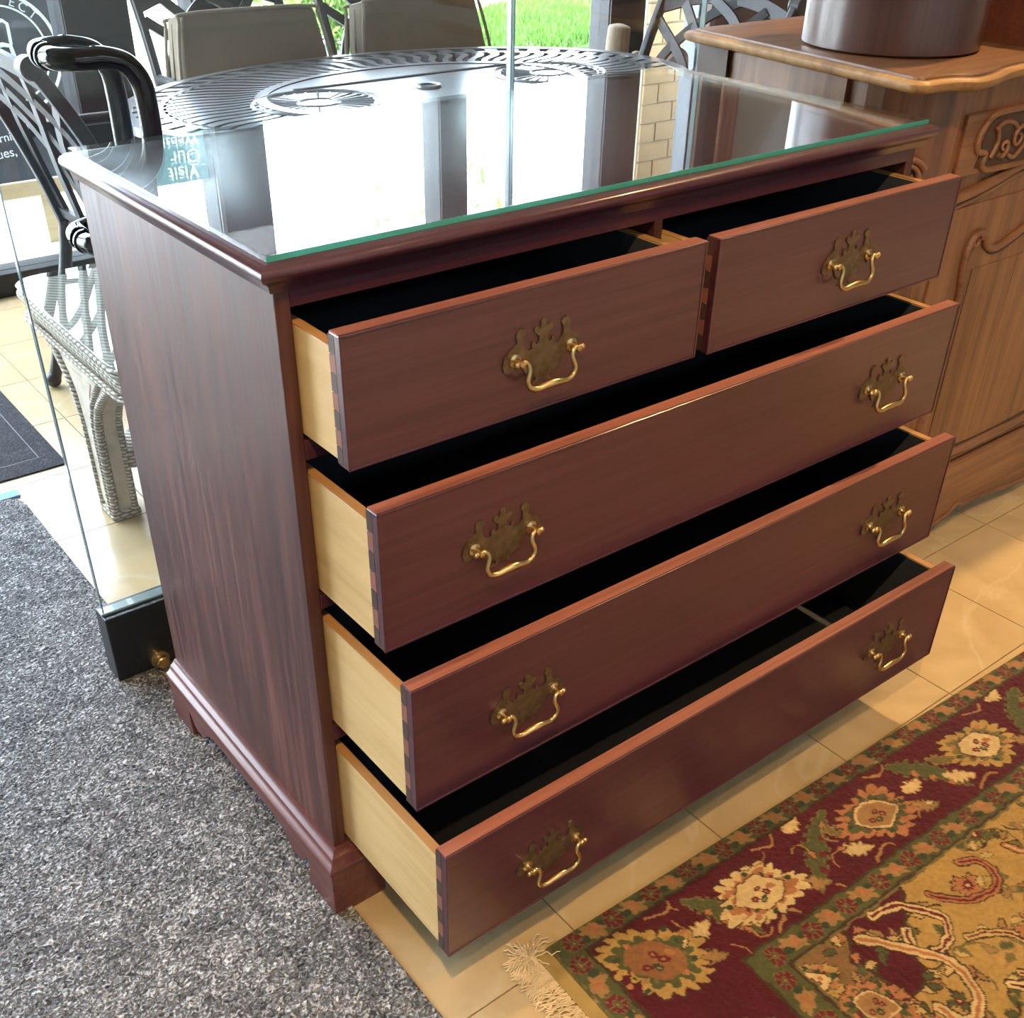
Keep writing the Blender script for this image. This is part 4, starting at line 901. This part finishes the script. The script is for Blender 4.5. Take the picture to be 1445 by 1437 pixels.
for sx in (.045, WX-.085):
    pr = []
    for t in np.linspace(0, 1, 15):
        z = .012+t*(WZ-.075); hw = .036+.012*t+.20*max(0, t-.5)**2/.25; pr.append((hw, z))
    cy_ = WY/2+.03
    poly = [(cy_+h, z) for h, z in pr]+[(cy_-h, z) for h, z in reversed(pr)]
    MB().prism(poly, 'x', sx-.018, sx+.035).build('trestle_leg', M['wick_plain'], wt)
    pin = [(cy_+h*.62, z+.02) for h, z in pr[:-3]]+[(cy_-h*.62, z+.02) for h, z in reversed(pr[:-3])]
    for xx in (sx-.020, sx+.033): MB().prism(pin, 'x', xx, xx+.004).build('leg_panel', M['wick_plain'], wt)
    for s in (-1, 1):
        MB().tube([(sx-.019, cy_+s*h*.75, z+.003*math.sin(i*2)) for i, (h, z) in enumerate(pr)], .008, 7).build('braid', M['wicker'], wt, smooth=60)
        MB().tube([(sx+.031, cy_+s*h, z) for h, z in pr], .008, 7).build('braid', M['wicker'], wt, smooth=60)
        MB().tube([(sx-.014, cy_+s*h, z) for h, z in pr], .010, 7).build('braid', M['wicker'], wt, smooth=60)
    MB().box(sx-.026, sx+.043, cy_-.046, cy_+.046, 0, .022).build('foot', M['wicker'], wt, bevel=.008)
MB().box(.08, WX-.06, WY/2-.02, WY/2+.08, .12, .165).build('stretcher', M['wicker'], wt, bevel=.008)

# ------------------------------------------------------------------ patio table
TCX, TCY, TZ, TA, TB = 1.385, 1.745, .72, .865, .575
pt = thing('patio_table', 'oval dark cast aluminium patio table with openwork slatted top', 'table', (TCX, TCY, 0))
def el(s, a, z=TZ): return (TA*s*math.cos(a), TB*s*math.sin(a), z)
NA = 96
def oring(name, s0, s1, z0, z1, bev=.003):
    rs = [[el(s, 2*PI*k/NA, z) for s, z in ((s0, z0), (s1, z0), (s1, z1), (s0, z1))] for k in range(NA)]
    return MB().rings(rs, closed=True).build(name, M['table'], pt, smooth=40)
oring('rim', .955, 1.0, TZ-.022, TZ); oring('ring', .855, .885, TZ-.014, TZ-.002); oring('ring', .545, .585, TZ-.014, TZ)
MB().rings([[el(.55, 2*PI*k/NA, TZ-.012) for k in range(NA)], [el(.55, 2*PI*k/NA, TZ-.003) for k in range(NA)]]).build('centre_plate', M['table'], pt)
NS = 76
for k in range(NS):
    a = 2*PI*k/NS; rs = []
    for t in np.linspace(0, 1, 9):
        s = .575+.29*t; aa = a+.022*math.sin(t*PI*2)+.09*t; wd = .011+.010*t
        p = np.array(el(s, aa)); da = np.array(el(s, aa+.01))-np.array(el(s, aa-.01)); da /= np.linalg.norm(da)
        rs.append([tuple(p+da*wd*.72+np.array((0,0,-.022))), tuple(p-da*wd*.72+np.array((0,0,-.022))), tuple(p-da*wd*.72+np.array((0,0,-.002))), tuple(p+da*wd*.72+np.array((0,0,-.002)))])
    MB().rings(rs).build('slat', M['table'], pt)
for k in range(60):
    a = 2*PI*k/60; rs = []
    for t in np.linspace(0, 1, 4):
        s = .88+.085*t; aa = a+.035*t; p = np.array(el(s, aa)); da = np.array(el(s, aa+.01))-np.array(el(s, aa-.01)); da /= np.linalg.norm(da); wd = .019
        rs.append([tuple(p+da*wd+np.array((0,0,-.022))), tuple(p-da*wd+np.array((0,0,-.022))), tuple(p-da*wd+np.array((0,0,-.002))), tuple(p+da*wd+np.array((0,0,-.002)))])
    MB().rings(rs).build('outer_slat', M['table'], pt)
# medallions and centre hole
for mx in (-.36, .42):
    for rr, w_ in ((.175, .007), (.155, .004), (.055, .005)):
        MB().tube([(mx+rr*math.cos(a), -.02+rr*.88*math.sin(a), TZ-.0045) for a in np.linspace(0, 2*PI, 48, endpoint=False)], w_*.95, 6, closed=True).build('medallion_ring', M['table'], pt)
    for k in range(28):
        a = 2*PI*k/28; MB().tube([(mx+.06*math.cos(a), -.02+.053*math.sin(a), TZ-.004), (mx+.15*math.cos(a), -.02+.132*math.sin(a), TZ-.004)], [.0024, .0046], 5).build('medallion_rib', M['table'], pt)
MB().lathe([(.024,TZ-.004),(.024,TZ+.003),(.034,TZ+.004),(.038,TZ-.002)], n=28).build('umbrella_ring', M['table'], pt, smooth=True)
MB().lathe([(.001,TZ-.0028),(.0235,TZ-.0028),(.0235,TZ-.0025),(.001,TZ-.0025)], n=24).build('umbrella_hole_cap', M['black_metal'], pt)
MB().tube([(-.34,.155,TZ-.002),(.40,.155,TZ-.002)], .004, 5).build('centre_bead', M['table'], pt); MB().tube([(-.34,-.195,TZ-.002),(.40,-.195,TZ-.002)], .004, 5).build('centre_bead', M['table'], pt)
for sx in (-1, 1):
    for sy in (-1, 1):
        MB().tube(smooth_path([(sx*.42, sy*.24, TZ-.014), (sx*.46, sy*.27, .60), (sx*.42, sy*.24, .35), (sx*.46, sy*.27, .12), (sx*.52, sy*.31, 0)], 4), .022, 10).build('leg', M['table'], pt, smooth=60)

# ------------------------------------------------------------------ cast aluminium chairs (local +x is the front)
def stile_x(z):
    return float(np.interp(z, [.40, .44, .55, .66, .73, .80, .88, .93], [.004, 0, -.03, -.068, -.096, -.132, -.18, -.215]))
def make_chair():
    t = thing('patio_chair', '-', 'chair', (0,0,0), 0, 'cast aluminium patio chairs')
    hw = .235
    sp = rounded_rect(-.01, .45, -.235, .235, .05)
    MB().rings([[(p[0], p[1], z) for p in offset(sp, o)] for o, z in ((.006,.418),(0,.424),(0,.438),(.006,.444))]).build('seat', M['cast'], t, smooth=40)
    for s in (-1, 1):
        MB().tube(smooth_path([(-.127, s*.235, .012), (-.075, s*.235, .16), (-.02, s*.235, .34), (0, s*.235, .44)], 4), [.017]*13, 10).build('rear_leg', M['cast'], t, smooth=60)
        MB().tube(smooth_path([(.45, s*.235, .012), (.435, s*.225, .2), (.42, s*.222, .43)], 4), .016, 10).build('front_leg', M['cast'], t, smooth=60)
        for fx in (-.128, .45): MB().sphere((fx, s*.235, .022), .022, 12, 8).build('foot', M['cast'], t, smooth=True)
        zs = np.linspace(.42, .885, 14); pts = [(stile_x(z), s*.235, z) for z in zs]
        st = MB().tube(pts, 0, flat=(.016, .011), up=(0, 1, 0)).build('stile', M['cast'], t, bevel=.004)
        e = pts[-1]; MB().lathe([(.001,-.02),(.020,-.02),(.024,-.016),(.024,.016),(.020,.02),(.001,.02)], (e[0]-.008, e[1], e[2]+.004), 20, 'y').build('scroll', M['cast'], st, smooth=True)
        ap = smooth_path([(stile_x(.66), s*.235, .66), (.05, s*.250, .672), (.20, s*.262, .668), (.34, s*.262, .655), (.40, s*.258, .63), (.395, s*.248, .59), (.385, s*.235, .52), (.40, s*.226, .44)], 4)
        MB().tube(ap, .015, 10).build('arm', M['cast'], t, smooth=60)
    def bk(y, z, o=0): return (stile_x(z)+o, y, z)
    def slat(ps, wd=.015, o=0):
        q = smooth_path([(p[0], p[1], 0) for p in ps], 9); q = [bk(a, b_, o) for a, b_, _ in q]
        MB().tube(q, 0, flat=(wd, .006), up=(1, 0, .25)).build('back_slat', M['cast'], t)
    slat([(-.235,.850),(-.12,.882),(0,.893),(.12,.882),(.235,.850)], .019)
    slat([(-.235,.468),(0,.462),(.235,.468)], .014)
    for s in (-1, 1):
        slat([(0,.465),(s*.022,.58),(s*.085,.71),(s*.225,.815)], .014, .003*s)
        slat([(s*.095,.465),(s*.075,.58),(s*.0,.72),(-s*.15,.868)], .014, -.003*s)
        slat([(s*.205,.468),(s*.212,.58),(s*.165,.72),(s*.06,.83),(-s*.05,.888)], .014, .005*s)
    return t
ch0 = make_chair()
chairs = [((.438, 1.822), math.radians(5), 'black cast chair beyond the wicker table, in front of the chalkboard'),
          ((1.175, 2.50), math.radians(-92), 'cast chair behind the table holding the left taupe cushion'),
          ((1.80, 2.50), math.radians(-90), 'cast chair behind the table holding the right taupe cushion'),
          ((2.215, 1.555), math.radians(189), 'cast lattice chair at the right end of the table, next to the sideboard')]
chs = []
for k, (p, rz, l) in enumerate(chairs):
    o = ch0 if k == 0 else copy_tree(ch0)
    o.location = (p[0], p[1], 0); o.rotation_euler = (0, 0, rz); o['label'] = l; chs.append(o)
# cushions propped on the seats
def cushion(x, y, label, rz):
    t = thing('seat_cushion', label, 'cushion', (x, y, .446), rz, 'taupe cushions propped on the chairs')
    t.rotation_euler = (math.radians(-13), 0, rz)
    hw, dp, h = .262, .115, .41; mb = MB(); n = 20
    def ringc(z, k):
        o = rounded_rect(-hw, hw, -dp/2, dp/2, .03, 4); return [(p[0]*k, p[1]*(1+.05*math.sin(p[0]*7+z*9)), z) for p in o]
    zs = [0, .004, .02, .1, .2, .3, h-.02, h-.004, h]; ks = [.95, .985, 1.01, 1.0, .97, .92, .86, .84, .80]
    mb.rings([ringc(z, k) for z, k in zip(zs, ks)]); b_ = mb.build('cover', M['cush'], t, smooth=50)
    for yy in (-dp/2-.001, dp/2+.001):
        path = [(-hw*.95, yy, .012), (-hw, yy, .05), (-hw*.955, yy, .25), (-hw*.855, yy, h-.025), (-hw*.79, yy, h-.002), (0, yy, h+.002), (hw*.79, yy, h-.002), (hw*.855, yy, h-.025), (hw*.955, yy, .25), (hw, yy, .05), (hw*.95, yy, .012), (0, yy, .004)]
        MB().tube(smooth_path(path, 4, True), .0055, 7, closed=True).build('piping', M['piping'], t, smooth=60)
    MB().tube([(-hw*.99, 0, .02), (-hw*1.005, .004, .15), (-hw*.94, -.003, .28), (-hw*.855, 0, h-.02)], .004, 6).build('zip_seam', M['piping'], t)
cushion(1.175, 2.345, 'taupe fabric cushion standing upright behind the table, the left of two', math.radians(-3))
cushion(1.80, 2.345, 'taupe fabric cushion standing upright behind the table, the right of two', math.radians(-1))

# driftwood stump and brown armchair by the far post
dw = thing('driftwood_post', 'pale driftwood stump standing behind the table by the dark window post', 'driftwood', (2.86, 2.55, 0))
MB().tube(smooth_path([(0.02,0,0),(-.01,.01,.2),(.005,0,.4),(-.005,0,.56),(0,0,.66),(.002,0,.685)], 4), [.075,.07,.066,.062,.06,.057,.055,.052,.050,.049,.048,.047,.047,.047,.047,.046,.046,.045,.04,.03,.012], 14).build('trunk', M['drift'], dw, smooth=60)
MB().tube(smooth_path([(.0,0,.50),(.05,-.01,.53),(.085,-.02,.555),(.10,-.02,.575)], 3), [.035,.034,.033,.031,.029,.028,.027,.026,.015], 10).build('branch', M['drift'], dw, smooth=60)
ac = thing('brown_armchair', 'dark brown leather armchair behind the lattice chair', 'armchair', (3.08, 1.98, 0), math.radians(215))
MB().box(-.30, .32, -.33, .33, .14, .42).build('seat', M['brown_leather'], ac, bevel=.05, seg=4)
bkp = MB(); bkp.rings([[(x0-.0+z*-.12, s*w_, z) for x0, s, w_ in ((-.34,-1,.30),(-.34,1,.30),(-.18,1,.29),(-.18,-1,.29))] for z in (.15, .5, .8, .95)]); bkp.build('backrest', M['brown_leather'], ac, bevel=.06, seg=4)
for s in (-1, 1):
    MB().box(-.30, .30, s*.38-.06, s*.38+.06, .14, .60).build('armrest', M['brown_leather'], ac, bevel=.05, seg=4)
    for fx in (-.27, .27): MB().tube([(fx, s*.34, 0), (fx, s*.34, .15)], [.02, .03], 10).build('leg', M['bark'], ac)
# large pale canvas in a wood frame leaning in the corner by the right wall
cv = thing('framed_canvas', 'large pale canvas in a wood frame leaning in the corner behind the sideboard', 'painting', (4.05, 2.45, 0), math.radians(-38))
MB().box(-.36, .36, 0, .02, .05, 2.0).build('canvas', M['paint'], cv)
for a in ((-.44,-.36,0.0,2.08),(.36,.44,0.0,2.08)): MB().box(a[0], a[1], -.02, .03, a[2], a[3]).build('frame_stile', M['sb_z'], cv, bevel=.01)
for a in ((0,.08),(2.0,2.08)): MB().box(-.36, .36, -.02, .03, a[0], a[1]).build('frame_rail', M['sb_x'], cv, bevel=.01)
for pts in ([(-.2,1.0),(-.1,1.2),(.05,1.25),(.12,1.1),(.0,1.0)], [(.1,.6),(.2,.8),(.3,.78)], [(-.25,.55),(-.1,.72),(.1,.7)]):
    MB().tube(smooth_path([(x, -.002, z) for x, z in pts], 5), 0, flat=(.002, .02)).build('painted_swirl', M['white'], cv)
